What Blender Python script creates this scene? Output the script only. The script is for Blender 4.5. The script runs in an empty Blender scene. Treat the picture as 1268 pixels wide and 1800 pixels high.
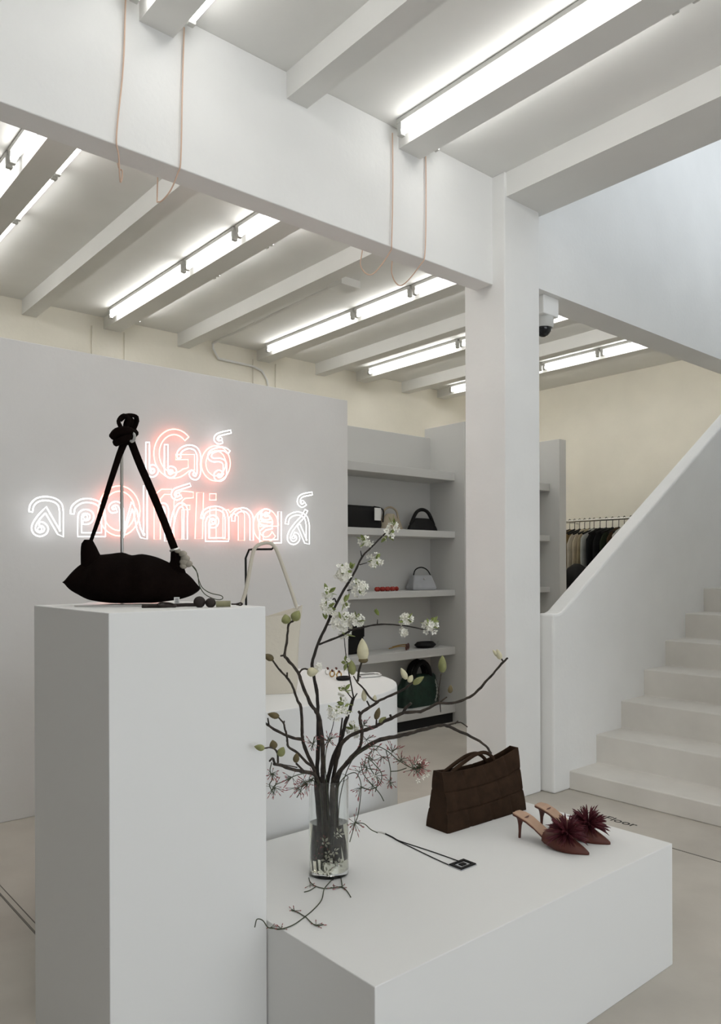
import bpy, math, random
from mathutils import Vector, Matrix
random.seed(7)
PI = math.pi
S = bpy.context.scene
COL = S.collection

# ------------------------------------------------------------------ camera, light, exposure
F_PX, CX, CY, YAW, ROLL, EYE = 1338.0, 634.0, 999.5, 0.8615, -0.0035, 1.2
FW = Vector((math.cos(YAW), math.sin(YAW), 0))
R0 = Vector((math.sin(YAW), -math.cos(YAW), 0))
U0 = Vector((0, 0, 1))
RT = R0 * math.cos(ROLL) + U0 * math.sin(ROLL)
UP = U0 * math.cos(ROLL) - R0 * math.sin(ROLL)
EYEP = Vector((0, 0, EYE))
cd = bpy.data.cameras.new('camera'); cam = bpy.data.objects.new('camera', cd); COL.objects.link(cam)
cd.sensor_fit = 'HORIZONTAL'; cd.sensor_width = 36; cd.lens = F_PX / 1268 * 36
cd.shift_y = (CY - 900) / 1268; cd.clip_start = 0.05
m = Matrix((RT, UP, -FW)).transposed().to_4x4(); m.translation = EYEP
cam.matrix_world = m
S.camera = cam
S.view_settings.view_transform = 'Standard'; S.view_settings.look = 'None'
S.view_settings.gamma = 1; S.view_settings.use_curve_mapping = False
S.view_settings.exposure = 0.0
TUBE, WHITE_NEON, PINK_NEON = 10.5, 2.1, 5.0
S.cycles.max_bounces = 16; S.cycles.diffuse_bounces = 12; S.cycles.transmission_bounces = 16; S.cycles.glossy_bounces = 6
W = bpy.data.worlds.new('world'); S.world = W; W.use_nodes = True
W.node_tree.nodes['Background'].inputs[0].default_value = (0.75, 0.85, 1, 1)
W.node_tree.nodes['Background'].inputs[1].default_value = 0.5
def area(name, loc, rot, sx, sy, power, colr):
    l = bpy.data.lights.new(name, 'AREA'); l.shape = 'RECTANGLE'; l.size = sx; l.size_y = sy
    l.energy = power; l.color = colr
    o = bpy.data.objects.new(name, l); COL.objects.link(o); o.location = loc; o.rotation_euler = rot
    return o
area('shopfront_daylight', (0.6, -4.95, 1.55), (PI / 2, 0, 0), 5.6, 2.5, 112, (0.92, 0.965, 1.0))
area('upstairs_window_daylight', (5.3, 1.14, 4.3), (PI / 2, 0, 0), 3.2, 1.5, 23, (0.84, 0.91, 1.0))

# ------------------------------------------------------------------ geometry helpers
def ray(x, y): return FW + RT * ((x - CX) / F_PX) - UP * ((y - CY) / F_PX)
def at(x, y, axis, v):
    d = ray(x, y); return EYEP + d * ((v - EYEP[axis]) / d[axis])
def dep(x, y, d): return EYEP + ray(x, y) * d
def ang(a): return math.radians(a)

def smooth_path(pts, k=4):
    pts = [Vector(p) for p in pts]
    if len(pts) < 3: return pts
    P = [pts[0] * 2 - pts[1]] + pts + [pts[-1] * 2 - pts[-2]]
    out = []
    for i in range(1, len(P) - 2):
        a, b, c, d = P[i - 1:i + 3]
        for j in range(k):
            t = j / k
            out.append(0.5 * ((2 * b) + (c - a) * t + (2 * a - 5 * b + 4 * c - d) * t * t + (3 * b - a - 3 * c + d) * t ** 3))
    out.append(pts[-1]); return out

class MB:
    def __init__(s): s.v = []; s.f = []; s.T = None
    def add(s, vs, fs):
        n = len(s.v)
        s.v += [tuple(s.T @ Vector(p)) if s.T else tuple(p) for p in vs]
        s.f += [tuple(i + n for i in f) for f in fs]
    def box(s, x0, x1, y0, y1, z0, z1):
        s.add([(x0, y0, z0), (x1, y0, z0), (x1, y1, z0), (x0, y1, z0), (x0, y0, z1), (x1, y0, z1), (x1, y1, z1), (x0, y1, z1)],
              [(3, 2, 1, 0), (4, 5, 6, 7), (0, 1, 5, 4), (1, 2, 6, 5), (2, 3, 7, 6), (3, 0, 4, 7)]); return s
    def prism(s, poly, axis, a, b):
        n = len(poly); vs = []
        for h in (a, b):
            for p in poly:
                q = [p[0], p[1]]; q.insert(axis, h); vs.append(tuple(q))
        fs = [tuple(range(n - 1, -1, -1)), tuple(range(n, 2 * n))] + [(i, (i + 1) % n, n + (i + 1) % n, n + i) for i in range(n)]
        s.add(vs, fs); return s
    def loft(s, rings, cap=True, close=True):
        n = len(rings[0]); vs = [p for r in rings for p in r]; fs = []
        for i in range(len(rings) - 1):
            for j in range(n if close else n - 1):
                k = (j + 1) % n
                fs.append((i * n + j, i * n + k, (i + 1) * n + k, (i + 1) * n + j))
        if cap: fs += [tuple(range(n - 1, -1, -1)), tuple(range((len(rings) - 1) * n, len(rings) * n))]
        s.add(vs, fs); return s
    def tube(s, pts, r, n=8, closed=False, flat=1.0, up=None):
        pts = [Vector(p) for p in pts]; m_ = len(pts)
        rs = r if isinstance(r, (list, tuple)) else [r] * m_
        tn = []
        for i in range(m_):
            a = pts[(i - 1) % m_] if closed or i else pts[0]
            b = pts[(i + 1) % m_] if closed or i < m_ - 1 else pts[-1]
            t = b - a; tn.append(t.normalized() if t.length > 1e-9 else Vector((0, 0, 1)))
        nrm = Vector(up) if up else Vector((0, 0, 1))
        if abs(nrm.dot(tn[0])) > 0.95: nrm = Vector((1, 0, 0))
        rings = []
        for i in range(m_):
            t = tn[i]; q = nrm - t * nrm.dot(t)
            nrm = q.normalized() if q.length > 1e-6 else nrm
            bi = t.cross(nrm)
            rings.append([pts[i] + (nrm * math.cos(2 * PI * k / n) + bi * math.sin(2 * PI * k / n) * flat) * rs[i] for k in range(n)])
        if closed: rings.append(rings[0])
        s.loft(rings, cap=not closed); return s
    def lathe(s, prof, n=24, c=(0, 0, 0)):
        rings = [[(c[0] + r * math.cos(2 * PI * k / n), c[1] + r * math.sin(2 * PI * k / n), c[2] + z) for k in range(n)] for r, z in prof]
        s.loft(rings); return s
    def ball(s, c, rx, ry=None, rz=None, n=10, m=6, rot=None):
        ry = rx if ry is None else ry; rz = rx if rz is None else rz
        c = Vector(c); rings = []
        for i in range(m + 1):
            a = -PI / 2 + PI * i / m; w = max(math.cos(a), 0.02)
            ring = []
            for k in range(n):
                p = Vector((rx * w * math.cos(2 * PI * k / n), ry * w * math.sin(2 * PI * k / n), rz * math.sin(a)))
                ring.append(c + (rot @ p if rot else p))
            rings.append(ring)
        s.loft(rings); return s
    def build(s, name, mat, parent=None, off=None, smooth=False, bevel=0, sub=0):
        me = bpy.data.meshes.new(name)
        o_ = Vector(off) if off else Vector((0, 0, 0))
        me.from_pydata([Vector(p) - o_ for p in s.v], [], s.f); me.validate(); me.update()
        import bmesh
        bm = bmesh.new(); bm.from_mesh(me); bmesh.ops.recalc_face_normals(bm, faces=bm.faces)
        if smooth:
            for e in bm.edges:
                if len(e.link_faces) == 2 and e.calc_face_angle(0) > 0.95: e.smooth = False
        bm.to_mesh(me); bm.free()
        if smooth: me.polygons.foreach_set('use_smooth', [True] * len(me.polygons))
        o = bpy.data.objects.new(name, me); COL.objects.link(o); me.materials.append(mat)
        if parent: o.parent = parent
        elif off: o.location = o_
        if bevel:
            b = o.modifiers.new('bevel', 'BEVEL'); b.width = bevel; b.segments = 2; b.limit_method = 'ANGLE'
        if sub:
            b = o.modifiers.new('sub', 'SUBSURF'); b.levels = sub; b.render_levels = sub
        return o

def tag(o, label=None, cat=None, group=None, kind=None):
    if label: o['label'] = label
    if cat: o['category'] = cat
    if group: o['group'] = group
    if kind: o['kind'] = kind
    return o
def thing(name, label, cat, loc, rz=0, group=None):
    o = bpy.data.objects.new(name, None); COL.objects.link(o)
    o.empty_display_size = 0.05; o.location = loc; o.rotation_euler = (0, 0, rz)
    return tag(o, label, cat, group)
def copy_tree(o, parent=None):
    c = o.copy(); COL.objects.link(c)
    if parent: c.parent = parent
    for ch in list(o.children): copy_tree(ch, c)
    return c
def struct(name, mb, mat, label, cat, **kw):
    return tag(mb.build(name, mat, **kw), label, cat, kind='structure')

# ------------------------------------------------------------------ materials
def mat(name, c, rough=0.6, metal=0.0, var=0.0, scale=8.0, bump=0.0, bscale=60.0, emit=0, trans=0, ior=1.45, spec=0.5, sheen=0, c2=None, detail=4):
    M = bpy.data.materials.new(name); M.use_nodes = True; nt = M.node_tree; b = nt.nodes['Principled BSDF']
    b.inputs['Base Color'].default_value = (*c, 1); b.inputs['Roughness'].default_value = rough
    b.inputs['Metallic'].default_value = metal; b.inputs['IOR'].default_value = ior
    b.inputs['Transmission Weight'].default_value = trans; b.inputs['Specular IOR Level'].default_value = spec
    b.inputs['Sheen Weight'].default_value = sheen
    if emit:
        b.inputs['Emission Color'].default_value = (*c, 1); b.inputs['Emission Strength'].default_value = emit
    tc = nt.nodes.new('ShaderNodeTexCoord')
    if var or c2:
        n = nt.nodes.new('ShaderNodeTexNoise'); n.inputs['Scale'].default_value = scale; n.inputs['Detail'].default_value = detail
        r = nt.nodes.new('ShaderNodeValToRGB'); r.color_ramp.elements[0].position = 0.32; r.color_ramp.elements[1].position = 0.7
        lo = c2 or tuple(x * (1 - var) for x in c); hi = c if c2 else tuple(min(1, x * (1 + var * 0.6)) for x in c)
        r.color_ramp.elements[0].color = (*lo, 1); r.color_ramp.elements[1].color = (*hi, 1)
        nt.links.new(tc.outputs['Object'], n.inputs['Vector']); nt.links.new(n.outputs['Fac'], r.inputs[0]); nt.links.new(r.outputs[0], b.inputs['Base Color'])
    if bump:
        n2 = nt.nodes.new('ShaderNodeTexNoise'); n2.inputs['Scale'].default_value = bscale; n2.inputs['Detail'].default_value = 3
        bp = nt.nodes.new('ShaderNodeBump'); bp.inputs['Strength'].default_value = bump; bp.inputs['Distance'].default_value = 0.01
        nt.links.new(tc.outputs['Object'], n2.inputs['Vector']); nt.links.new(n2.outputs['Fac'], bp.inputs['Height']); nt.links.new(bp.outputs[0], b.inputs['Normal'])
    return M
def emitter(name, c, s):
    M = bpy.data.materials.new(name); M.use_nodes = True; nt = M.node_tree; nt.nodes.clear()
    e = nt.nodes.new('ShaderNodeEmission'); o = nt.nodes.new('ShaderNodeOutputMaterial')
    e.inputs[0].default_value = (*c, 1); e.inputs[1].default_value = s; nt.links.new(e.outputs[0], o.inputs[0]); return M
def glass_mat(name, c, ior, rough=0.0):
    return mat(name, c, rough=rough, trans=1.0, ior=ior)

M_WALL = mat('white_plaster', (0.80, 0.80, 0.79), 0.85, var=0.03, scale=3, bump=0.08, bscale=40, spec=0.2)
M_PANEL = mat('partition_paint', (0.70, 0.69, 0.68), 0.85, var=0.03, scale=3, bump=0.06, bscale=40, spec=0.2)
M_DARKWALL = mat('bounce_cut_grey', (0.25, 0.24, 0.23), 0.9, var=0.05, scale=3)  # for the unseen left wall, darkened to weaken bounce onto left-facing sides
M_CEIL = mat('ceiling_paint', (0.77, 0.768, 0.75), 0.9, var=0.03, scale=3, spec=0.2)
M_BACK = mat('warm_back_plaster', (0.84, 0.805, 0.715), 0.9, var=0.05, scale=2, bump=0.08, bscale=30, spec=0.2)
M_PLINTH = mat('plinth_paint', (0.755, 0.757, 0.75), 0.7, spec=0.25)
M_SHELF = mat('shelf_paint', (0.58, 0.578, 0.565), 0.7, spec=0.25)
M_FLOOR = mat('polished_concrete', (0.57, 0.535, 0.48), 0.55, c2=(0.45, 0.42, 0.375), scale=2.2, bump=0.05, bscale=30, detail=8, spec=0.3)
M_STAIR = mat('stair_concrete', (0.73, 0.705, 0.66), 0.75, c2=(0.65, 0.625, 0.585), scale=4, bump=0.08, bscale=25, detail=8, spec=0.2)
M_JOINT = mat('joint_filler', (0.17, 0.16, 0.14), 0.8)
M_TUBE = emitter('fluorescent_glow', (1.0, 0.99, 0.955), TUBE)
M_BATTEN = mat('batten_enamel', (0.55, 0.55, 0.53), 0.5)
M_SOCKET = mat('socket_plastic', (0.50, 0.50, 0.48), 0.5)
M_CORD = mat('peach_cord', (0.66, 0.47, 0.36), 0.7)
M_NEONW = emitter('white_neon', (0.97, 0.98, 1.0), WHITE_NEON)
M_NEONP = emitter('pink_neon', (1.0, 0.29, 0.22), PINK_NEON)
M_BLACK = mat('black_leather', (0.008, 0.0075, 0.0075), 0.6, spec=0.25, bump=0.1, bscale=120)
M_SUEDE = mat('dark_brown_suede', (0.0055, 0.003, 0.0023), 0.9, var=0.3, scale=14, bump=0.15, bscale=200, spec=0.06)
M_BROWN = mat('brown_woven_leather', (0.036, 0.020, 0.0115), 0.75, var=0.25, scale=30, bump=0.15, bscale=180, spec=0.1)
M_CREAM = mat('cream_canvas', (0.58, 0.54, 0.46), 0.8, bump=0.1, bscale=80)
M_STEEL = mat('brushed_steel', (0.72, 0.71, 0.69), 0.28, metal=1)
M_BARK = mat('grey_bark', (0.062, 0.048, 0.036), 0.85, c2=(0.02, 0.016, 0.013), scale=60, bump=0.4, bscale=150)
M_DARKBARK = mat('dark_bark', (0.022, 0.017, 0.014), 0.8, bump=0.3, bscale=150)
M_BUD = mat('green_bud', (0.24, 0.25, 0.10), 0.6, var=0.25, scale=50)
M_BUDPALE = mat('cream_bud', (0.62, 0.58, 0.40), 0.6, var=0.12, scale=40)
M_BUDOLIVE = mat('olive_bud', (0.13, 0.10, 0.045), 0.7, var=0.25, scale=60)
M_LEAF = mat('young_leaf', (0.22, 0.27, 0.075), 0.55, var=0.25, scale=40)
M_PETAL = mat('white_petal', (0.82, 0.81, 0.74), 0.6)
M_VINE = mat('green_vine', (0.055, 0.065, 0.035), 0.7)
M_PINKBUD = mat('pink_jasmine_bud', (0.30, 0.10, 0.10), 0.6)
M_GLASS = glass_mat('clear_glass', (0.97, 0.985, 0.98), 1.45)
M_WATER = glass_mat('vase_water', (0.80, 0.78, 0.66), 1.33)
M_WHITE = mat('white_card', (0.75, 0.75, 0.73), 0.6)
M_BEIGE = mat('beige_leather', (0.40, 0.34, 0.25), 0.6, var=0.1)
M_TAN = mat('tan_leather', (0.20, 0.13, 0.075), 0.6, var=0.2)
M_SILVER = mat('pale_grey_leather', (0.40, 0.41, 0.43), 0.45, var=0.1)
M_RED = mat('red_beads', (0.30, 0.022, 0.012), 0.35)
M_GREEN = mat('dark_green_leather', (0.010, 0.035, 0.022), 0.45, var=0.4, scale=20, bump=0.4, bscale=30)
M_GOLD = mat('gold_metal', (0.55, 0.36, 0.14), 0.3, metal=1)
M_SKIN = mat('nude_insole', (0.46, 0.30, 0.21), 0.55)
M_RUST = mat('rust_leather', (0.10, 0.026, 0.016), 0.5, var=0.15, scale=30)
M_FEATHER = mat('burgundy_feather', (0.085, 0.010, 0.017), 0.6, var=0.3, scale=60)
M_JADE = mat('jade_bead', (0.22, 0.21, 0.12), 0.4, var=0.2, scale=40)
M_STONE = mat('stone_bead', (0.30, 0.27, 0.22), 0.5, var=0.3, scale=40)
M_TASSEL = mat('brown_tassel', (0.018, 0.011, 0.008), 0.7)
M_DOME = mat('smoked_dome', (0.012, 0.012, 0.013), 0.08)
M_INK = mat('black_ink', (0.03, 0.028, 0.025), 0.7)
M_GAPSHADE = mat('gap_shade_black', (0.01, 0.01, 0.01), 0.9)  # black that paints in the shade below the bottom shelf

# ------------------------------------------------------------------ room shell
ZC = 3.23            # ceiling
XL, XE, YF, YB = -2.6, 7.25, -5.0, 6.0
SX = 3.43            # edge of the stairwell opening
struct('floor', MB().box(XL, XE, YF, YB, -0.1, 0), M_FLOOR, 'mottled polished concrete floor of the shop', 'floor')
c = MB(); c.box(XL, SX, YF, 2.55, ZC, ZC + 0.15); c.box(XL, XE, 2.55, YB, ZC, ZC + 0.15)
c.box(SX, SX + 0.01, 1.1, 2.55, ZC, ZC + 0.01)
struct('ceiling', c, M_CEIL, 'white ceiling between the exposed beams', 'ceiling')
struct('wall_back', MB().box(XL, XE, YB, YB + 0.15, 0, ZC), M_BACK, 'warm white wall behind the sign partition, under the beam ends', 'wall')
struct('wall_end', MB().box(XE, XE + 0.15, 1.1, YB, 0, 5.6), M_BACK, 'beige end wall behind the clothes rail', 'wall')
struct('wall_left', MB().box(XL - 0.15, XL, YF, YB, 0, ZC), M_DARKWALL, 'unseen left side wall of the shop, darkened to cut bounce light', 'wall')
w = MB(); w.box(SX + 0.12, SX + 0.27, YF, 1.1, 0, ZC); w.box(SX + 0.12, XE, 0.95, 1.1, 0, 5.6)
struct('wall_right', w, M_WALL, 'white right side wall beside the stairs', 'wall')
w = MB(); w.box(XL, -2.2, YF - 0.15, YF, 0, ZC); w.box(3.4, SX + 0.27, YF - 0.15, YF, 0, ZC)
w.box(-2.2, 3.4, YF - 0.15, YF, 0, 0.3); w.box(-2.2, 3.4, YF - 0.15, YF, 2.8, ZC)
struct('wall_front', w, M_WALL, 'white shopfront wall around the large window', 'wall')
w = MB(); w.box(SX - 0.12, XE, 0.95, 2.7, 5.6, 5.7); w.box(SX - 0.12, SX, 0.95, 2.7, ZC + 0.15, 5.6)
struct('ceiling_stairwell', w, M_CEIL, 'white ceiling high over the stairwell', 'ceiling')
# main beam, column, upper wall beyond the column
struct('main_beam', MB().box(XL, 3.12, 2.55, 2.665, 2.672, ZC), M_WALL, 'deep white cross beam running to the column', 'beam', bevel=0.004)
struct('column', MB().box(3.10, 3.392, 2.47, 2.742, 0, ZC), M_WALL, 'square white column beside the stairs', 'column', bevel=0.006)
struct('wall_stairwell', MB().box(3.38, XE, 2.50, 2.69, 2.717, 5.6), M_WALL, 'daylit white wall above the stairs', 'wall')
# joists: (x0, x1, lit)
joists = [(-0.03, 0.10, 1), (0.56, 0.665, 0), (1.165, 1.297, 1), (1.80, 1.905, 0), (2.43, 2.572, 1), (3.08, 3.19, 0), (3.885, 4.02, 1), (4.57, 4.68, 0), (5.10, 5.235, 1), (5.75, 5.86, 0), (6.31, 6.445, 1)]
ordn = ['far left', 'second from left', 'third from left', 'fourth from left', 'fifth from left', 'sixth from left', 'seventh from left', 'eighth from left', 'ninth from left', 'tenth from left', 'eleventh from left']
ZJ = 3.14
for i, (a, b, lit) in enumerate(joists):
    zb = ZJ if lit else 3.12
    struct('ceiling_joist', MB().box(a, b, 2.66, YB, zb, ZC + 0.01), M_CEIL, f'white {"lamp-carrying" if lit else "bare"} ceiling beam of the back room, {ordn[i]}', 'ceiling beam')
    if b < 3.0:
        struct('ceiling_joist', MB().box(a, b, YF, 2.555, zb, ZC + 0.01), M_CEIL, f'white {"lamp-carrying" if lit else "bare"} ceiling beam in front of the cross beam, {ordn[i]}', 'ceiling beam')
struct('ceiling_joist', MB().box(3.115, SX, YF, 2.50, 3.105, ZC + 0.01), M_CEIL, 'wide white edge beam along the stairwell opening', 'ceiling beam')
# stairs and their low wall
YS0, YS1 = 1.1, 2.40
st = MB(); poly = [(3.545, 0)]
for k in range(14):
    x = 3.545 + 0.262 * k; z = 0.10 + 0.16 * k
    poly += [(x, z), (x + 0.262, z)]
poly += [(poly[-1][0], 0)]
st.prism(poly, 1, YS0, YS1)
struct('staircase', st, M_STAIR, 'pale concrete stairs climbing to the right beside the column', 'stairs', bevel=0.006)
xs = 3.47; zt = 0.955; xe2 = XE
bal = MB().prism([(3.404, 0), (xe2, 0), (xe2, zt + 0.64 * (xe2 - xs)), (xs + 0.02, zt + 0.012), (xs - 0.02, zt), (3.404, zt)], 1, 2.395, 2.497)
struct('stair_parapet', bal, M_WALL, 'sloping white parapet wall along the stairs', 'parapet', bevel=0.012)
# partition with the neon sign
YP = 3.85
struct('partition_wall', MB().box(-1.6, 3.197, YP, YP + 0.16, 0, 2.305), M_PANEL, 'free-standing pale partition wall carrying the neon sign', 'partition', bevel=0.003)
# floor joints
j = MB(); p = [at(1120, 1471, 2, 0), at(1268, 1517, 2, 0)]
j.box(3.124, 3.13, -2.4, 2.3, 0.0, 0.0015)
j.box(0.815, 0.822, 0.3, 3.84, 0.0, 0.0015); j.box(0.84, 0.843, 0.3, 3.84, 0.0, 0.0015)
struct('floor_joint', j, M_JOINT, 'thin dark joint lines in the concrete floor', 'floor joint')

# ------------------------------------------------------------------ fluorescent lights
def make_light(L, dx, dz):
    root = thing('tube_light', 'x', 'ceiling light', (0, 0, 0))
    MB().box(-0.062, 0.0, 0, L, -0.022, 0.0).build('batten', M_BATTEN, root, bevel=0.003)
    MB().tube([(-dx, 0.03, -dz), (-dx, L - 0.03, -dz)], 0.0145, n=10).build('tube', M_TUBE, root, smooth=True)
    for y0 in (0.0, L - 0.034):
        MB().box(-dx - 0.015, -dx + 0.015, y0 + 0.004, y0 + 0.03, -dz - 0.02, -0.020).build('lamp_holder', M_SOCKET, root, bevel=0.004)
    return root
proto = {}
lit = [(a, b) for a, b, l in joists if l]
nth = ['added unseen far-left', 'leftmost', 'second', 'third', 'fourth', 'rightmost']  # lamps on the first beam are out of view, added to brighten the left
first = True
for k, (a, b) in enumerate(lit):
    spans = [('long', 4.54, 1.22, 'at the back wall'), ('short', 3.90, 0.62, 'in the middle'), ('long', 2.70, 1.18, 'behind the cross beam')]
    if b < 3: spans += [('long', 1.30, 1.2, 'before the cross beam'), ('long', 0.06, 1.2, 'added unseen above the camera'), ('long', -1.18, 1.2, 'added unseen by the shop window')]  # last two rows are unseen lamps, added to brighten the front room
    for nm, y, L, where in spans:
        for side in ('left', 'right'):
            key = (L, side)
            if key not in proto:
                proto[key] = make_light(L, *((0.046, 0.058) if side == 'left' else (0.034, 0.042))); o = proto[key]
            else: o = copy_tree(proto[key])
            if side == 'left': o.location = (a - 0.001, y, ZC - 0.002)
            else: o.location = (b + 0.001, y + L, ZC - 0.002); o.rotation_euler = (0, 0, PI)
            o['label'] = f'{nm} tube light, {side} of {nth[k]} lit beam, {where}'
            o['group'] = 'fluorescent tube lights on the ceiling beams'
# junction box, conduit
jb = thing('junction_box', 'white box on the back-room ceiling at the end of a pipe', 'junction box', (3.42, 4.15, ZC - 0.055))
MB().box(-0.085, 0.085, -0.075, 0.075, 0, 0.055).build('box', M_WALL, jb, bevel=0.003)
cp = [(3.37, 4.22, 3.2), (3.40, 5.96, 3.2), (3.41, 5.975, 3.16), (3.47, 5.985, 3.08), (3.82, 5.985, 3.075), (3.93, 5.985, 3.05), (3.99, 5.985, 2.97), (4.01, 5.985, 2.85), (4.01, 5.985, 2.3)]
tag(MB().tube(cp, 0.011, n=8).build('conduit_pipe', M_CEIL, smooth=True), 'thin painted pipe from ceiling box bending down the back wall', 'pipe')
# power cords looping under the cross beam
def cord(pts, label):
    tag(MB().tube(smooth_path(pts, 6), 0.0029, n=6).build('power_cord', M_CORD, smooth=True), label, 'cord', 'power cords over the cross beam')
cord([(1.112, 2.54, 3.225), (1.10, 2.537, 2.95), (1.075, 2.537, 2.70), (1.09, 2.555, 2.64), (1.115, 2.60, 2.575), (1.135, 2.63, 2.63), (1.14, 2.69, 2.72), (1.12, 2.69, 3.14)], 'peach cord looping under the cross beam, first from the left')
cord([(1.335, 2.54, 3.19), (1.325, 2.537, 2.95), (1.318, 2.537, 2.70), (1.315, 2.555, 2.655), (1.305, 2.60, 2.60), (1.285, 2.65, 2.575), (1.30, 2.69, 2.66), (1.32, 2.69, 3.14)], 'peach cord looping under the cross beam, second from the left')
cord([(2.382, 2.54, 3.19), (2.380, 2.537, 2.95), (2.372, 2.537, 2.70), (2.38, 2.56, 2.65), (2.345, 2.64, 2.565), (2.30, 2.67, 2.60), (2.33, 2.69, 2.72), (2.36, 2.69, 3.14)], 'peach cord under the cross beam, second from the column')
cord([(2.598, 2.54, 3.19), (2.596, 2.537, 2.95), (2.588, 2.537, 2.70), (2.58, 2.56, 2.645), (2.555, 2.66, 2.57), (2.51, 2.68, 2.61), (2.52, 2.69, 2.72), (2.56, 2.69, 3.14)], 'peach cord under the cross beam, nearest the column')
for x0, lb in ((2.33, 'left'), (2.60, 'right')):
    tag(MB().tube([(x0, YB - 0.01, 3.14), (x0, YB - 0.008, 2.2)], 0.006, n=6).build('wall_cable', M_BACK, smooth=True), f'thin painted cable down the back wall, {lb} of the second lit beam', 'cable')
for x0, lb in ((3.84, 'left'), (4.09, 'right')):
    tag(MB().tube([(x0, YB - 0.01, 3.14), (x0, YB - 0.008, 2.2)], 0.006, n=6).build('wall_cable', M_BACK, smooth=True), f'thin painted cable down the back wall, {lb} of the third lit beam', 'cable')
# security camera under the stairwell wall
cm = thing('security_camera', 'white dome security camera under the wall right of the column', 'security camera', (3.585, 2.585, 2.717), ang(0))
MB().box(-0.072, 0.072, -0.055, 0.055, -0.105, 0).build('mounting_box', M_WALL, cm, bevel=0.006)
MB().lathe([(0.055, -0.105), (0.058, -0.12), (0.058, -0.15), (0.052, -0.165)], 24).build('housing', M_BATTEN, cm, smooth=True)
MB().ball((0, 0, -0.163), 0.047, 0.047, 0.05, 20, 12).build('dome', M_DOME, cm, smooth=True)

# ------------------------------------------------------------------ neon signs on the partition
YN = YP - 0.05
def npx(pts): return [at(x, y, 1, YN) for x, y in pts]
def z2p(pts, ox, oy, s): return [(ox + x / s, oy + y / s) for x, y in pts]
def smooth2(pts, k=4):
    return [(p.x, p.y) for p in smooth_path([Vector((x, y, 0)) for x, y in pts], k)]
def outline(pts, w):
    n = len(pts); L = []; R = []
    for i in range(n):
        a = Vector(pts[max(i - 1, 0)]); b = Vector(pts[i]); c_ = Vector(pts[min(i + 1, n - 1)])
        d1 = (b - a).normalized() if (b - a).length > 0 else (c_ - b).normalized()
        d2 = (c_ - b).normalized() if (c_ - b).length > 0 else d1
        n1 = Vector((-d1.y, d1.x)); n2 = Vector((-d2.y, d2.x)); nn = (n1 + n2)
        nn = nn / max(nn.length, 1e-6); q = w / max(nn.dot(n1), 0.55)
        L.append(b + nn * q); R.append(b - nn * q)
    return [(p.x, p.y) for p in L] + [(p.x, p.y) for p in reversed(R)]
def circ(cx, cy, rx, ry=None, n=20, a0=0, a1=2 * PI):
    ry = ry or rx
    return [(cx + rx * math.cos(a0 + (a1 - a0) * i / n), cy + ry * math.sin(a0 + (a1 - a0) * i / n)) for i in range(n if abs(a1 - a0 - 2 * PI) < 1e-6 else n + 1)]
A = (40, 850, 7.044); B_ = (200, 850, 7.044); C_ = (340, 850, 5.764); D_ = (220, 750, 6.34)
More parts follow.
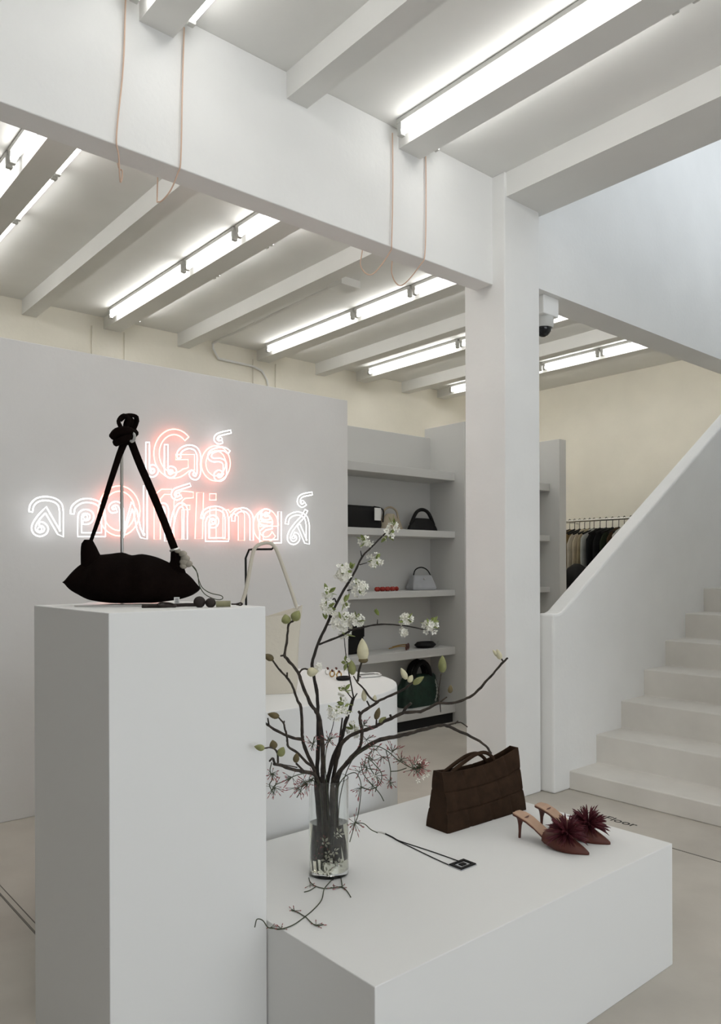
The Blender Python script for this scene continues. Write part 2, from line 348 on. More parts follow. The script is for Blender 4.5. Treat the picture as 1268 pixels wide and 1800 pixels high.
# (frame, soft head part, hard rest..., ring)
white = [
 (D_, [[(252, 175), (252, 300), (252, 460), (268, 525), (308, 540), (345, 512), (345, 470), (312, 446), (280, 455)]], [(307, 492, 16)], 3.2),
 (D_, [[(458, 200), (458, 320), (458, 460), (468, 530), (505, 552), (548, 525), (548, 480), (512, 462), (482, 472)]], [(507, 505, 16)], 3.2),
 (D_, [[(603, 350), (600, 295), (645, 245), (720, 224), (790, 250), (822, 320), (822, 420), (822, 510), (800, 566), (758, 566), (735, 530), (756, 492)]], [(772, 528, 15)], 3.2),
 (D_, [[(1085, 540), (1050, 505), (1012, 530), (1020, 575), (1065, 585), (1105, 550), (1112, 480), (1108, 405), (1060, 372), (985, 372), (945, 345), (955, 290), (1020, 256), (1100, 250), (1160, 285)]], [(1058, 545, 14)], 3.2),
 (D_, [[(1085, 165), (1040, 175), (1010, 145), (1020, 105), (1070, 80), (1180, 55)]], [(1062, 138, 20)], 2.8),
 (A, [[(100, 350), (115, 270), (180, 205), (280, 185), (390, 205), (460, 260), (480, 350)], [(480, 350), (480, 625), (450, 610), (285, 325)], [(285, 325), (190, 430), (135, 530), (150, 600), (210, 630), (275, 605), (290, 550), (250, 505), (205, 500)]], [(210, 565, 26)], 3.4),
 (A, [[(612, 375), (630, 290), (720, 222), (830, 212), (930, 245), (985, 320), (1000, 430)], [(1000, 430), (1000, 632), (705, 632), (705, 440)], [(705, 440), (720, 370), (780, 345), (845, 370), (855, 430), (815, 475), (745, 480)]], [(777, 415, 26)], 3.4),
 (B_, [[(40, 330), (-20, 340), (-40, 300), (-10, 255), (50, 250), (90, 300), (100, 420), (105, 560)], [(105, 560), (115, 645), (225, 270)], [(225, 270), (265, 340), (310, 560), (350, 650)], [(350, 650), (392, 660), (392, 25)]], [(0, 300, 24), (375, 630, 12)], 3.3),
 (B_, [[(620, 330), (580, 345), (560, 310), (585, 270), (630, 270), (655, 320), (655, 420)], [(655, 420), (655, 690), (690, 690)], [(690, 690), (740, 420), (790, 290), (850, 265), (890, 320), (890, 450)], [(890, 450), (890, 690)]], [(600, 308, 16)], 3.3),
 (B_, [[(840, 160), (780, 185), (735, 150), (750, 90), (810, 60), (950, 15)]], [(795, 135, 22)], 2.8),
 (C_, [[(90, 352), (110, 290), (180, 252), (260, 252), (320, 290), (340, 360)], [(340, 360), (340, 568), (140, 568), (140, 400)], [(140, 400), (160, 350), (210, 340), (242, 380), (220, 425), (170, 430)]], [(203, 385, 16)], 3.0),
 (C_, [[(405, 380), (412, 320), (460, 272), (530, 268), (580, 315), (592, 380)], [(592, 380), (592, 575)]], [], 3.0),
 (C_, [[(775, 345), (720, 350), (700, 315), (725, 275), (775, 285)], [(690, 300), (668, 340), (690, 395), (740, 408), (800, 415)], [(800, 440), (730, 455), (690, 490), (690, 585), (875, 585), (875, 285)]], [(742, 320, 14)], 3.0),
 (C_, [[(948, 410), (960, 350), (1010, 312), (1080, 305), (1140, 345), (1160, 420)], [(1160, 420), (1160, 595), (1140, 590), (1068, 420)], [(1145, 270), (1110, 335), (1050, 400), (990, 480), (968, 545), (985, 590), (1025, 600), (1060, 570), (1055, 525), (1020, 508)]], [(1015, 545, 15)], 2.8),
 (C_, [[(1140, 205), (1100, 225), (1070, 195), (1078, 145), (1115, 118), (1205, 100)]], [(1107, 187, 16)], 2.6),
]
sg = thing('neon_sign', 'white neon sign in looped Thai letters on the partition wall', 'neon sign', (2.05, YN, 1.55))
for fr, strokes, rings, wd in white:
    mb = MB(); path = []
    for s_ in strokes:
        q = z2p(s_, *fr)
        curved = len(q) > 4 or (len(q) >= 4 and s_ is strokes[0])
        q = smooth2(q, 4) if (len(q) >= 5 and not any(abs(q[i][0] - q[i + 1][0]) < .05 and abs(q[i][1] - q[i + 1][1]) > 25 for i in range(len(q) - 1) if len(strokes) > 1)) else q
        if path and Vector(path[-1]).to_tuple(2) == Vector(q[0]).to_tuple(2): path += q[1:]
        else:
            if path: mb.tube(npx(outline(path, wd)), 0.0036, n=6, closed=True)
            path = list(q)
    mb.tube(npx(outline(path, wd)), 0.0036, n=6, closed=True)
    for (x, y, r) in rings:
        (px, py), = z2p([(x, y)], *fr)
        mb.tube(npx(circ(px, py, max(r / fr[2], 1.6), n=14)), 0.0026, n=6, closed=True)
    mb.build('letter', M_NEONW, sg, off=sg.location, smooth=True)
YNW = YN; YN = YP - 0.03
sp = thing('neon_sign', 'pink neon sign in outlined Latin letters behind the white Thai letters', 'neon sign', (1.95, YN, 1.55))
def arc_out(cx, cy, rx, ry, w, a0, a1): return circ(cx, cy, rx, ry, 30, a0, a1), list(reversed(circ(cx, cy, rx - w, ry - w, 30, a0, a1)))
pink = []
o_, i_ = arc_out(306, 797.5, 35.5, 43, 9.5, -0.75, -2 * PI + 0.95)
pink.append([o_ + [(332, 828), (342, 826), (342, 799), (309, 799), (309, 808), (331, 808), (331, 822)] + i_])
pink.append([circ(379.5, 814.5, 25.5, 31, 28), circ(379.5, 814.5, 17.5, 22, 24)])
pink.append([circ(209.5, 898, 36.7, 44, 32), circ(209.5, 898, 28, 34.5, 28)])
pink.append([[(271, 948), (271, 880), (275, 867), (284, 860), (302, 860), (302, 869), (289, 869), (282, 877), (282, 948)]])
pink.append([[(306, 948), (306, 880), (311, 867), (320, 863), (340, 865), (340, 875), (325, 876), (320, 881), (320, 888), (334, 888), (334, 896), (320, 896), (320, 948)]])
pink.append([[(346, 866), (358, 866), (356, 947), (343, 947)]])
pink.append([[(368.5, 868), (380, 868), (380, 879), (368.5, 879)], [(369, 893), (380, 893), (380, 947), (369, 947)]])
pink.append([[(392, 947), (392, 896), (402, 896), (404, 901), (413, 894), (422, 894), (430, 903), (430, 950), (419, 950), (419, 908), (413, 903), (406, 905), (403, 912), (403, 948)]])
o_, i_ = arc_out(467.5, 924, 22, 29, 9, 0.0, -2 * PI + 0.7)
pink.append([o_ + [(478, 934)] + i_[:-1] + [(478, 917), (456, 917), (456, 925), (489, 925)]])
for loops in pink:
    mb = MB()
    for lp in loops: mb.tube(npx(lp), 0.0036, n=6, closed=True)
    mb.build('letter', M_NEONP, sp, off=sp.location, smooth=True)

# ------------------------------------------------------------------ built-in shelving behind the column
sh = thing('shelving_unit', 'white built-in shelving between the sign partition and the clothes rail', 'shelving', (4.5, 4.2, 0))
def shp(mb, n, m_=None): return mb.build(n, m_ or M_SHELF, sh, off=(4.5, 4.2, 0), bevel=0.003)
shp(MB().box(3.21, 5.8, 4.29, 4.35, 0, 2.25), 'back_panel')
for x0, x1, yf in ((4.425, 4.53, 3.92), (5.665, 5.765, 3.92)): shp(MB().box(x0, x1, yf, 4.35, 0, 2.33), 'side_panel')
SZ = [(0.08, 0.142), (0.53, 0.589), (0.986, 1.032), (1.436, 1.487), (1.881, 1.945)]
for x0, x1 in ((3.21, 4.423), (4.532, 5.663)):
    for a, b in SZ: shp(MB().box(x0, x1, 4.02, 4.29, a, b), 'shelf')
    shp(MB().box(x0, x1, 4.05, 4.09, 0, 0.08), 'gap_shade_board', M_GAPSHADE)  # black board stands in for the shade in the gap under the shelf
# items on the shelves
def on(px, py, z, y=4.16): p = at(px, py, 1, y); return Vector((p.x, y, z))
Z3, Z2, Z1, Z0 = 1.488, 1.033, 0.590, 0.143
t = thing('handbag', 'black boxy bag with a white card on the top shelf', 'handbag', (3.565, 4.17, Z3))
r_ = []
for z, wx, wy in ((0, .185, .06), (.03, .19, .065), (.12, .187, .06), (.15, .18, .05), (.165, .165, .03)):
    r_.append([(wx * (abs(math.cos(a)) ** .4) * (1 if math.cos(a) >= 0 else -1), wy * (abs(math.sin(a)) ** .5) * (1 if math.sin(a) >= 0 else -1), z) for a in [2 * PI * k / 24 for k in range(24)]])
MB().loft(r_).build('body', M_BLACK, t, smooth=True)
MB().box(.085, .145, -.078, -.072, .06, .15).build('card', M_WHITE, t)
MB().tube(smooth_path([(.1, -.05, .16), (.175, -.065, .14), (.18, -.06, .05)]), .006, 6).build('strap', M_BLACK, t, smooth=True)
def dome_bag(t, wx, wy, h, m_, cut):
    rings = []
    for i in range(9):
        u = i / 8; z = h * u; k = (1 - u ** 2 * (0.55 if cut else 0.65)); d = wy * (1 - 0.75 * u)
        rings.append([(wx * k * math.cos(a), d * math.sin(a), z) for a in [2 * PI * q / 20 for q in range(20)]])
    MB().loft(rings).build('body', m_, t, smooth=True)
t = thing('handbag', 'beige rounded bag beside the black boxy bag on the top shelf', 'handbag', (3.875, 4.17, Z3))
dome_bag(t, .11, .05, .12, M_BEIGE, 0)
MB().tube(smooth_path([(-.075, 0, .09), (-.06, 0, .145), (0, 0, .17), (.06, 0, .145), (.085, 0, .08), (.11, -.01, .01)]), .008, 8).build('handle', M_BEIGE, t, smooth=True)
t = thing('pouch', 'small tan pouch leaning between the black and beige bags', 'pouch', (3.765, 4.19, Z3))
MB().loft([[(.05 * math.cos(a) * k, .03 * math.sin(a) * k, z) for a in [2 * PI * q / 14 for q in range(14)]] for z, k in ((0, .8), (.03, 1), (.08, .8), (.11, .35))]).build('body', M_TAN, t, smooth=True)
t = thing('handbag', 'black half-moon bag with an arched handle on the top shelf', 'handbag', (4.215, 4.17, Z3))
dome_bag(t, .16, .055, .10, M_BLACK, 1)
MB().tube(smooth_path([(-.125, 0, .05), (-.085, 0, .12), (-.05, 0, .155), (0, 0, .168), (.05, 0, .155), (.085, 0, .12), (.125, 0, .05)]), .014, 8).build('handle', M_BLACK, t, smooth=True)
t = thing('beaded_bracelet', 'row of dark red beads on the second shelf', 'bracelet', (3.79, 4.12, Z2))
mb = MB()
for i in range(9): mb.ball((-.1 + .025 * i, .01 * (i % 2), .017), .017, n=10, m=6)
mb.build('beads', M_RED, t, smooth=True)
t = thing('handbag', 'small pale grey bag with thin handle on the second shelf', 'handbag', (4.21, 4.18, Z2), ang(-12))
MB().loft([[(wx * (1 if x > 0 else -1), wy * y, z) for x, y in ((1, -1), (1, 1), (-1, 1), (-1, -1))] for z, wx, wy in ((0, .105, .055), (.02, .11, .055), (.10, .085, .03), (.115, .08, .02))]).build('body', M_SILVER, t, bevel=.008)
MB().tube(smooth_path([(-.075, 0, .1), (-.055, 0, .155), (0, 0, .175), (.06, 0, .15), (.10, 0, .08), (.12, 0, .01)]), .005, 6).build('handle', M_BLACK, t, smooth=True)
MB().ball((0, -.045, .085), .008, n=8, m=4).build('clasp', M_STEEL, t, smooth=True)
t = thing('handbag', 'upright black clutch behind the blossom on the third shelf', 'handbag', (3.50, 4.17, Z1))
MB().box(-.09, .085, -.03, .03, 0, .20).build('body', M_BLACK, t, bevel=.012)
MB().box(-.09, .085, -.036, -.029, .12, .20).build('flap', M_BLACK, t, bevel=.005)
def glasses(name, label, loc, m1, m2, rz):
    t = thing(name, label, 'sunglasses', loc, rz)
    for s in (-1, 1):
        MB().tube([(s * .034 + .026 * math.cos(a), 0, .024 + .02 * math.sin(a)) for a in [2 * PI * q / 16 for q in range(16)]], .005, 6, closed=True).build('rim', m1, t, smooth=True)
        MB().tube(smooth_path([(s * .06, 0, .034), (s * .065, .06, .03), (s * .06, .13, .012)]), .004, 6).build('temple', m2, t, smooth=True)
        MB().lathe([(.025, -.001), (.025, .001)], 16).build('lens', M_DOME, t).matrix_local = Matrix.Translation((s * .034, 0, .024)) @ Matrix.Rotation(PI / 2, 4, 'X')
    MB().tube([(-.008, 0, .03), (.008, 0, .03)], .004, 6).build('bridge', m2, t, smooth=True)
    return t
glasses('sunglasses', 'dark red sunglasses with gold arms on the third shelf', (3.98, 4.10, Z1), M_RUST, M_GOLD, ang(35))
t = thing('belt', 'rolled black belt with silver buckle on the third shelf', 'belt', (4.20, 4.13, Z1))
MB().tube([(.075 * math.cos(a), .05 * math.sin(a), .022) for a in [2 * PI * q / 28 for q in range(28)]], .022, 4, closed=True).build('strap', M_BLACK, t)
MB().tube([(.09, -.03, .006), (.125, -.02, .006), (.125, -.02, .04), (.09, -.03, .04)], .004, 6, closed=True).build('buckle', M_STEEL, t, smooth=True)
t = thing('tote_bag', 'dark green shiny tote with black handles on the bottom shelf', 'tote bag', (4.17, 4.18, Z0), ang(0))
MB().loft([[(wx * math.copysign(abs(math.cos(a)) ** .5, math.cos(a)) + dx, wy * math.copysign(abs(math.sin(a)) ** .6, math.sin(a)), z) for a in [2 * PI * q / 28 for q in range(28)]] for z, wx, wy, dx in ((0, .19, .07, 0), (.05, .20, .08, 0), (.15, .185, .07, 0), (.22, .16, .05, .01), (.235, .15, .035, .01))]).build('body', M_GREEN, t, smooth=True)
for yy in (-.03, .03):
    MB().tube(smooth_path([(-.09, yy, .2), (-.05, yy, .3), (.02, yy, .335), (.08, yy, .29), (.11, yy, .2)]), .02, 8).build('handle', M_BLACK, t, smooth=True)
ch = MB()
for i in range(12):
    a = i / 11; pp = Vector((.10 + .02 * math.sin(a * 3), -.09, .19 - .15 * a))
    ch.tube([pp + Vector((.006 * math.cos(q), 0 if i % 2 else .006 * math.cos(q), .01 * math.sin(q))) for q in [2 * PI * k / 8 for k in range(8)]], .0022, 5, closed=True)
ch.build('chain', M_STEEL, t, smooth=True)

# ------------------------------------------------------------------ clothes rail
rl = thing('clothes_rail', 'steel clothes rail in front of the beige end wall', 'clothes rail', (6.9, 4.2, 0))
MB().tube([(0, -.95, 1.69), (0, .62, 1.69)], .013, 10).build('rail', M_STEEL, rl, smooth=True)
for y in (-.9, .58): MB().tube([(0, y, 1.69), (.36, y, 1.69)], .011, 8).build('bracket', M_STEEL, rl, smooth=True)
G = {'cream': (.50, .44, .33), 'beige': (.40, .33, .22), 'tan': (.27, .19, .09), 'ivory': (.55, .51, .43), 'black': (.012, .012, .012), 'forest': (.018, .024, .012), 'brown': (.06, .035, .018), 'grey-white': (.42, .43, .41), 'olive': (.05, .05, .025)}
GM = {k: mat('cloth_' + k.replace('-', '_'), v, .85, var=.15, scale=10, bump=.2, bscale=25, spec=.2) for k, v in G.items()}
gar = [(4.72, 'cream', 'coat with wide shoulders', .95, .06), (4.65, 'beige', 'long dress', 1.1, .05), (4.59, 'tan', 'short jacket', .62, .05), (4.53, 'ivory', 'long dress', 1.1, .045), (4.47, 'cream', 'long shirt', 1.0, .045), (4.41, 'beige', 'blouse', .8, .04), (4.36, 'grey-white', 'shirt', .72, .05), (4.29, 'black', 'blazer', .8, .06), (4.22, 'black', 'long coat', 1.05, .06), (4.15, 'forest', 'wool coat', 1.0, .06), (4.08, 'brown', 'jacket', .8, .05), (4.02, 'grey-white', 'knitted top', .6, .045), (3.95, 'olive', 'jacket', .75, .05), (3.88, 'black', 'dress', .9, .05), (3.80, 'ivory', 'top', .7, .05)]
prev = None
for i, (y, cn, kind, h, th) in enumerate(gar):
    nb = f'next to the {gar[i-1][1]} {gar[i-1][2].split()[-1]}' if i else 'nearest the shelving panel'
    g = thing('hanging_garment', f'{cn} {kind} hanging on the rail {nb}', 'garment', (6.9, y, 0), 0, 'clothes on the steel rail')
    hg = MB(); hg.tube(smooth_path([(0, 0, 1.665), (.015, 0, 1.70), (.0, 0, 1.712), (-.018, 0, 1.70)]), .003, 6); hg.tube([(0, 0, 1.67), (0, 0, 1.60)], .003, 6)
    hg.tube([(-.2, 0, 1.545), (0, 0, 1.60), (.2, 0, 1.545)], .011, 6).build('hanger', M_BLACK, g, smooth=True)
    rings = []; n = 40; zt_ = 1.60
    for q in range(15):
        u = q / 14; z = zt_ - h * u
        w_ = .07 + .17 * min(1, u * 9) if u < .12 else .235 + .02 * math.sin(i) * u
        d = th * (.35 + .65 * min(1, u * 5))
        rings.append([(w_ * math.cos(a), d * .5 * math.sin(a) * (1 + .35 * math.sin(a * 9 + i) * u) + .008 * math.sin(u * 5 + i), z) for a in [2 * PI * k / n for k in range(n)]])
    MB().loft(rings).build('cloth', GM[cn], g, smooth=True)
t = thing('tote_bag', 'black rounded bag standing against the end of the clothes', 'bag', (6.35, 4.20, 0))
MB().loft([[(.16 * k * math.cos(a), .13 * k * math.sin(a), z) for a in [2 * PI * q / 24 for q in range(24)]] for z, k in ((0.0, .7), (.55, .72), (.8, .9), (1.02, 1), (1.13, .9), (1.2, .62), (1.24, .2))]).build('body', M_BLACK, t, smooth=True)

# ------------------------------------------------------------------ counter behind the flowers
cx0, cx1, cyc, R_ = 1.27, 1.70, 2.47, 0.46
def pill(r): return [(cx1 + r * math.cos(a), cyc + r * math.sin(a)) for a in [-PI / 2 + PI * k / 20 for k in range(21)]] + [(cx0 + r * math.cos(a), cyc + r * math.sin(a)) for a in [PI / 2 + PI * k / 20 for k in range(21)]]
ct = thing('display_counter', 'low white round-ended counter behind the flower vase', 'counter', (1.5, cyc, 0))
MB().prism(pill(R_), 2, 0, .75).build('body', M_PLINTH, ct, off=(1.5, cyc, 0), bevel=.003)
ZCT = .7505
# cream shoulder bag held up by a wire stand
bp_ = at(468, 1216, 2, ZCT); bz = ZCT
cb = thing('shoulder_bag', 'cream bag with raised strap on the counter behind the pedestal', 'handbag', bp_, ang(-30))
rings = []
for u in range(9):
    z = .275 * u / 8; k = 1 - .05 * math.sin(u / 8 * PI) if u else .95
    wx = .115 + .02 * (u / 8); d = .06 * (1 - .8 * (u / 8) ** 1.5)
    rings.append([(wx * k * math.copysign(abs(math.cos(a)) ** .35, math.cos(a)), d * math.copysign(abs(math.sin(a)) ** .7, math.sin(a)), z + (u / 8) ** 2 * (.030 * math.cos(a) + .012 * abs(math.cos(a)) ** 2)) for a in [2 * PI * q / 28 for q in range(28)]])
MB().loft(rings).build('body', M_CREAM, cb, smooth=True)
MB().tube(smooth_path([(-.105, 0, .29), (-.075, 0, .36), (-.05, 0, .49), (-.035, 0, .53), (0, 0, .545), (.03, 0, .535), (.055, 0, .48), (.10, 0, .35), (.118, 0, .29)]), .008, 8, flat=.85, up=(0, 1, 0)).build('strap', M_CREAM, cb, smooth=True)
MB().tube([(.118 + .013 * math.cos(a), 0, .30 + .013 * math.sin(a)) for a in [2 * PI * q / 14 for q in range(14)]], .003, 6, closed=True).build('ring', M_STEEL, cb, smooth=True)
ws = thing('bag_stand', 'thin dark wire stand lifting the cream bag strap', 'stand', bp_ + Vector((.03, .075, 0)), ang(-30))
MB().lathe([(.05, 0), (.05, .005)], 20).build('base', M_STEEL, ws)
MB().tube([(-.055, .0, 0.003), (-.058, 0, .49), (-.045, 0, .522), (-.03, -.05, .522), (.035, -.07, .522), (.045, -.07, .535)], .004, 6).build('rod', M_BLACK, ws, smooth=True)
# small jewellery on the counter
for k, (px, py, lb) in enumerate(((577, 1180, 'first of the rings from the left'), (585, 1184, 'second of the rings from the left'), (592, 1180, 'third of the rings from the left'), (597, 1186, 'fourth of the rings from the left'))):
    p = at(px, py + 6, 2, ZCT)
    t = thing('ring', f'small dark ring on the counter, {lb}', 'ring', p, 0, 'rings on the counter')
    MB().tube([(.012 * math.cos(a), .003, .013 + .012 * math.sin(a)) for a in [2 * PI * q / 14 for q in range(14)]], .003, 6, closed=True).build('band', M_GOLD if k % 2 else M_STEEL, t, smooth=True)
    MB().ball((0, .003, .026), .006, n=8, m=5).build('stone', M_RUST, t, smooth=True)
p = at(604, 1195, 2, ZCT)
tag(MB().tube([p + Vector((.026 * math.cos(a), .02 * math.sin(a), .007)) for a in [2 * PI * q / 22 for q in range(22)]], .007, 6, closed=True).build('bangle', M_BLACK, smooth=True), 'dark bangle lying on the counter beside the rings', 'bangle')
p = at(650, 1190, 2, ZCT)
t = thing('hair_clip', 'oblong silver hair clip on the counter', 'hair clip', p, ang(-15))
MB().tube(smooth_path([(-.045, -.012, .005), (.035, -.012, .005), (.05, 0, .006), (.035, .012, .012), (-.045, .012, .012)], 4), .0045, 6).build('frame', M_STEEL, t, smooth=True)
MB().box(-.045, .03, -.006, .006, .002, .007).build('bar', M_BLACK, t)

# ------------------------------------------------------------------ pedestal and block
ZP, ZB = 1.111, 0.366
struct_p = tag(MB().box(.622, 1.0045, 1.516, 1.985, 0, ZP).build('pedestal', M_PLINTH, bevel=.002), 'tall white square pedestal under the dark hobo bag', 'pedestal')
tag(MB().box(1.007, 2.213, 1.134, 1.963, 0, ZB).build('display_block', M_PLINTH, bevel=.002), 'low white display block holding flowers, brown bag and heels', 'plinth')

# ------------------------------------------------------------------ hobo bag on the pedestal (local: x to the right, z up)
hb = thing('hobo_bag', 'dark brown slouchy hobo bag with knotted straps on the pedestal', 'handbag', at(232, 1064, 2, ZP) + Vector((0, 0, .0045)), ang(-33))
K = .00138 / 4.227
def hl(x, y, d=0.0): return ((x - 560) * K, d, (1525 - y) * K)
prof = [(65, 1352, 1368, .012), (110, 1296, 1415, .02), (170, 1240, 1455, .030), (230, 1205, 1490, .040), (300, 1160, 1505, .048), (400, 1148, 1520, .056), (490, 1138, 1524, .060), (560, 1158, 1525, .050), (640, 1150, 1525, .060), (740, 1172, 1520, .056), (840, 1215, 1508, .048), (920, 1262, 1495, .038), (1000, 1325, 1470, .026), (1050, 1385, 1440, .016), (1070, 1405, 1418, .010)]
dense = smooth_path([Vector(p[:3]) for p in prof], 3); dth = smooth_path([Vector((p[0], p[3], 0)) for p in prof], 3)
rings = []
for q, d in zip(dense, dth):
    zt_, zb_ = (1525 - q.y) * K, max((1525 - q.z) * K, 0.001); zc = zb_ + (zt_ - zb_) * .42; ring = []
    for k in range(24):
        a = 2 * PI * k / 24; s = math.sin(a); cc = math.cos(a)
        z = zc + (zt_ - zc) * s if s > 0 else zc + (zc - zb_) * s
        sq = (1 - .55 * max(s, 0) ** 2)
        ring.append(((q.x - 560) * K, d.y * cc * sq + .004 * math.sin(q.x * .03 + 3 * a), z))
    rings.append(ring)
MB().loft(rings).build('body', M_SUEDE, hb, smooth=True)
def ear(pts, d):
    rr = []
    for (xl, xr, y) in pts:
        rr.append([((xl + xr) / 2 * K - 560 * K + (xr - xl) / 2 * K * math.cos(a), d * math.sin(a), (1525 - y) * K) for a in [2 * PI * k / 16 for k in range(16)]])
    return MB().loft(rr)
ear([(188, 400, 1290), (186, 350, 1190), (186, 322, 1140), (188, 304, 1100), (194, 288, 1070), (215, 272, 1042)], .018).build('tab', M_SUEDE, hb, smooth=True)
ear([(790, 965, 1300), (830, 945, 1240), (846, 932, 1200), (848, 926, 1150), (852, 918, 1115)], .016).build('tab', M_SUEDE, hb, smooth=True)
MB().tube([hl(258, 1060), hl(320, 880), hl(400, 620), hl(470, 400), hl(505, 310)], [.0045, .0055, .007, .008, .009], 8).build('strap', M_SUEDE, hb, smooth=True)
MB().tube(smooth_path([hl(885, 1130), hl(800, 900), hl(700, 650), hl(620, 460), hl(560, 300)]), .0095, 8, flat=.5, up=(1, 0, .3)).build('strap', M_SUEDE, hb, smooth=True)
kb = MB(); kb.ball(hl(520, 262), .024, .022, .020, 14, 10)
kb.tube(smooth_path([hl(430, 272, -.01), hl(470, 235, -.02), hl(540, 225, -.022), hl(590, 250, -.012)]), .011, 8)
kb.tube(smooth_path([hl(450, 310, -.008), hl(500, 300, -.022), hl(560, 270, -.02), hl(590, 225, -.004)]), .010, 8)
kb.build('knot', M_SUEDE, hb, smooth=True)
lp = MB()
for d, (x0, x1, yt, xm) in ((-.012, (490, 545, 105, 478)), (0.0, (500, 560, 118, 525)), (.012, (545, 590, 92, 590))):
    lp.tube(smooth_path([hl(x0 + 10, 215, d), hl(xm - 5, 150, d), hl((xm + x1) / 2, yt, d), hl(x1 + 5, 140, d), hl(x1 - 25, 215, d)]), .0052, 8)
lp.tube(smooth_path([hl(480, 140, -.006), hl(530, 100, -.004), hl(590, 100, .006), hl(600, 140, .01)]), .0052, 8)
lp.build('strap_loops', M_SUEDE, hb, smooth=True)
MB().tube([hl(575 + 18 * math.cos(a), 270 + 34 * math.sin(a), -.022) for a in [2 * PI * q / 16 for q in range(16)]], .004, 6, closed=True).build('metal_ring', M_STEEL, hb, smooth=True)
MB().tube([hl(848, 1128, -.018), hl(920, 1108, -.018)], .003, 6).build('clasp_pin', M_STEEL, hb, smooth=True)
st_ = thing('bag_stand', 'slim steel rod stand behind the dark hobo bag', 'stand', hb.location - Vector((0, 0, .0045)), ang(-33))
MB().box(-.125, .075, -.055, .105, .0005, .004).build('base_plate', M_STEEL, st_)
rod = MB().tube([hl(450, 1515, .072), hl(450, 380, .072), hl(455, 335, .060), hl(480, 318, .03)], .0042, 10).build('rod', M_STEEL, st_, smooth=True)
# bead charm tied to the right tab, and tassel cords lying in front
bd = MB()
for (x, y, r) in ((905, 1125, .008), (945, 1150, .0105), (962, 1185, .012), (955, 1212, .0125), (985, 1225, .011), (950, 1240, .010)): bd.ball(hl(x, y, -.016), r, r * .6, r * .8, 10, 6)
bdo = bd.build('bead_charm', M_STONE, hb, smooth=True)
MB().tube(smooth_path([hl(1000, 1225, -.014), hl(1040, 1270, -.01), hl(1062, 1350, -.01), hl(1090, 1410, -.01), hl(1150, 1450, -.01), hl(1230, 1470, -.012), hl(1238, 1495, -.013), hl(1190, 1498, -.012), hl(1110, 1460, -.01), hl(1065, 1390, -.01), hl(1052, 1300, -.01), hl(1010, 1235, -.014)], 5), .0012, 5).build('cord_loop', M_VINE, bdo, smooth=True)
tl = thing('tassel_charm', 'dark cord charm with jade and brown beads on the pedestal front', 'bag charm', at(330, 1068, 2, ZP), ang(-33))
K2 = .00134 / 4.227
def tp(x, y, d=0.0): return Vector(((x - 880) * K2, d, max((1555 - y) * K2, .004)))
MB().tube(smooth_path([tp(555, 1550), tp(650, 1545), tp(740, 1540), tp(860, 1535), tp(960, 1535)]), .0042, 8).build('cord', M_TASSEL, tl, smooth=True)
MB().tube(smooth_path([tp(670, 1530, -.006), tp(700, 1555, -.012), tp(760, 1556, -.016), tp(800, 1545, -.01), tp(760, 1525, 0), tp(690, 1520, .004), tp(670, 1530, -.006)]), .0026, 6).build('cord_loop', M_TASSEL, tl, smooth=True)
MB().ball(tp(965, 1515), .014, .012, .0135, 12, 8).build('bead', M_TASSEL, tl, smooth=True)
MB().ball(tp(1045, 1522), .0125, .012, .0115, 12, 8).build('bead', M_TASSEL, tl, smooth=True)
b2 = MB().tube([tp(1085, 1530), tp(1190, 1530)], .0072, 12).build('bead', M_JADE, tl, smooth=True); b2['label'] = 'jade green cylinder bead'
MB().tube(smooth_path([tp(1195, 1533), tp(1230, 1533), tp(1262, 1525), tp(1275, 1533), tp(1262, 1541), tp(1230, 1535)]), .0018, 6).build('cord_end', M_TASSEL, tl, smooth=True)
tt = thing('price_tag', 'tiny white printed tag at the foot of the dark bag', 'price tag', at(311, 1066, 2, ZP), ang(-33))
MB().box(-.0065, .0065, -.0015, 0, .006, .022).build('card', M_WHITE, tt)
ln = MB()
for z in (.009, .012, .015, .018): ln.box(-.004, .004, -.0019, -.0014, z, z + .0012)
ln.build('print', M_INK, tt)

# ------------------------------------------------------------------ brown woven bag on the block
wb = thing('woven_bag', 'brown bag of wide woven leather strips on the block', 'handbag', (1.953, 1.678, ZB), ang(-2))
Wx, Wy, Hh = .191, .050, .178
def bagpt(u, v):
    # u 0..1 around the bottom rectangle, v up
    per = [(-Wx, -Wy), (Wx, -Wy), (Wx, Wy), (-Wx, Wy)]; L = [2 * Wx, 2 * Wy, 2 * Wx, 2 * Wy]; tot = sum(L); s = u * tot
    for i in range(4):
        if s <= L[i] or i == 3: break
        s -= L[i]
    t_ = min(s / L[i], 1); a, b = per[i], per[(i + 1) % 4]
    x = a[0] + (b[0] - a[0]) * t_; y = a[1] + (b[1] - a[1]) * t_
    h = Hh * (1 + .14 * (x / Wx) ** 2 * (1 if x > 0 else .6) + .04 * x / Wx)
    y *= (1 - .62 * v ** 1.2); x *= (1 - .02 * v + .03 * math.sin(v * PI) * -1)
    g = 0
    if i in (0, 2):
        row = min(int(v * 2.999), 2); fy = v * 3 - row; sh_ = .5 * (row % 2)
        fx = ((t_ * 3.6 + sh_ + .12 * fy) % 1); e = min(fx, 1 - fx, ) * .28; e2 = min(fy, 1 - fy) * .30 if 0.02 < v < .98 else 1
        g = max(0, 1 - min(e, e2) / .018)
        g = -.0035 * g + .002 * math.sin(PI * fx) * math.sin(PI * fy)
    yy = y + (g * (-1 if i == 0 else 1) if i in (0, 2) else 0)
    if i in (0, 2): yy += (.006 * math.sin(v * PI)) * (-1 if i == 0 else 1) * math.sin(t_ * PI)
    return (x, yy, max(h * v, .0005))
NU, NV = 220, 72
outer = [[bagpt(k / NU, v / NV) for k in range(NU)] for v in range(NV + 1)]
inner = []
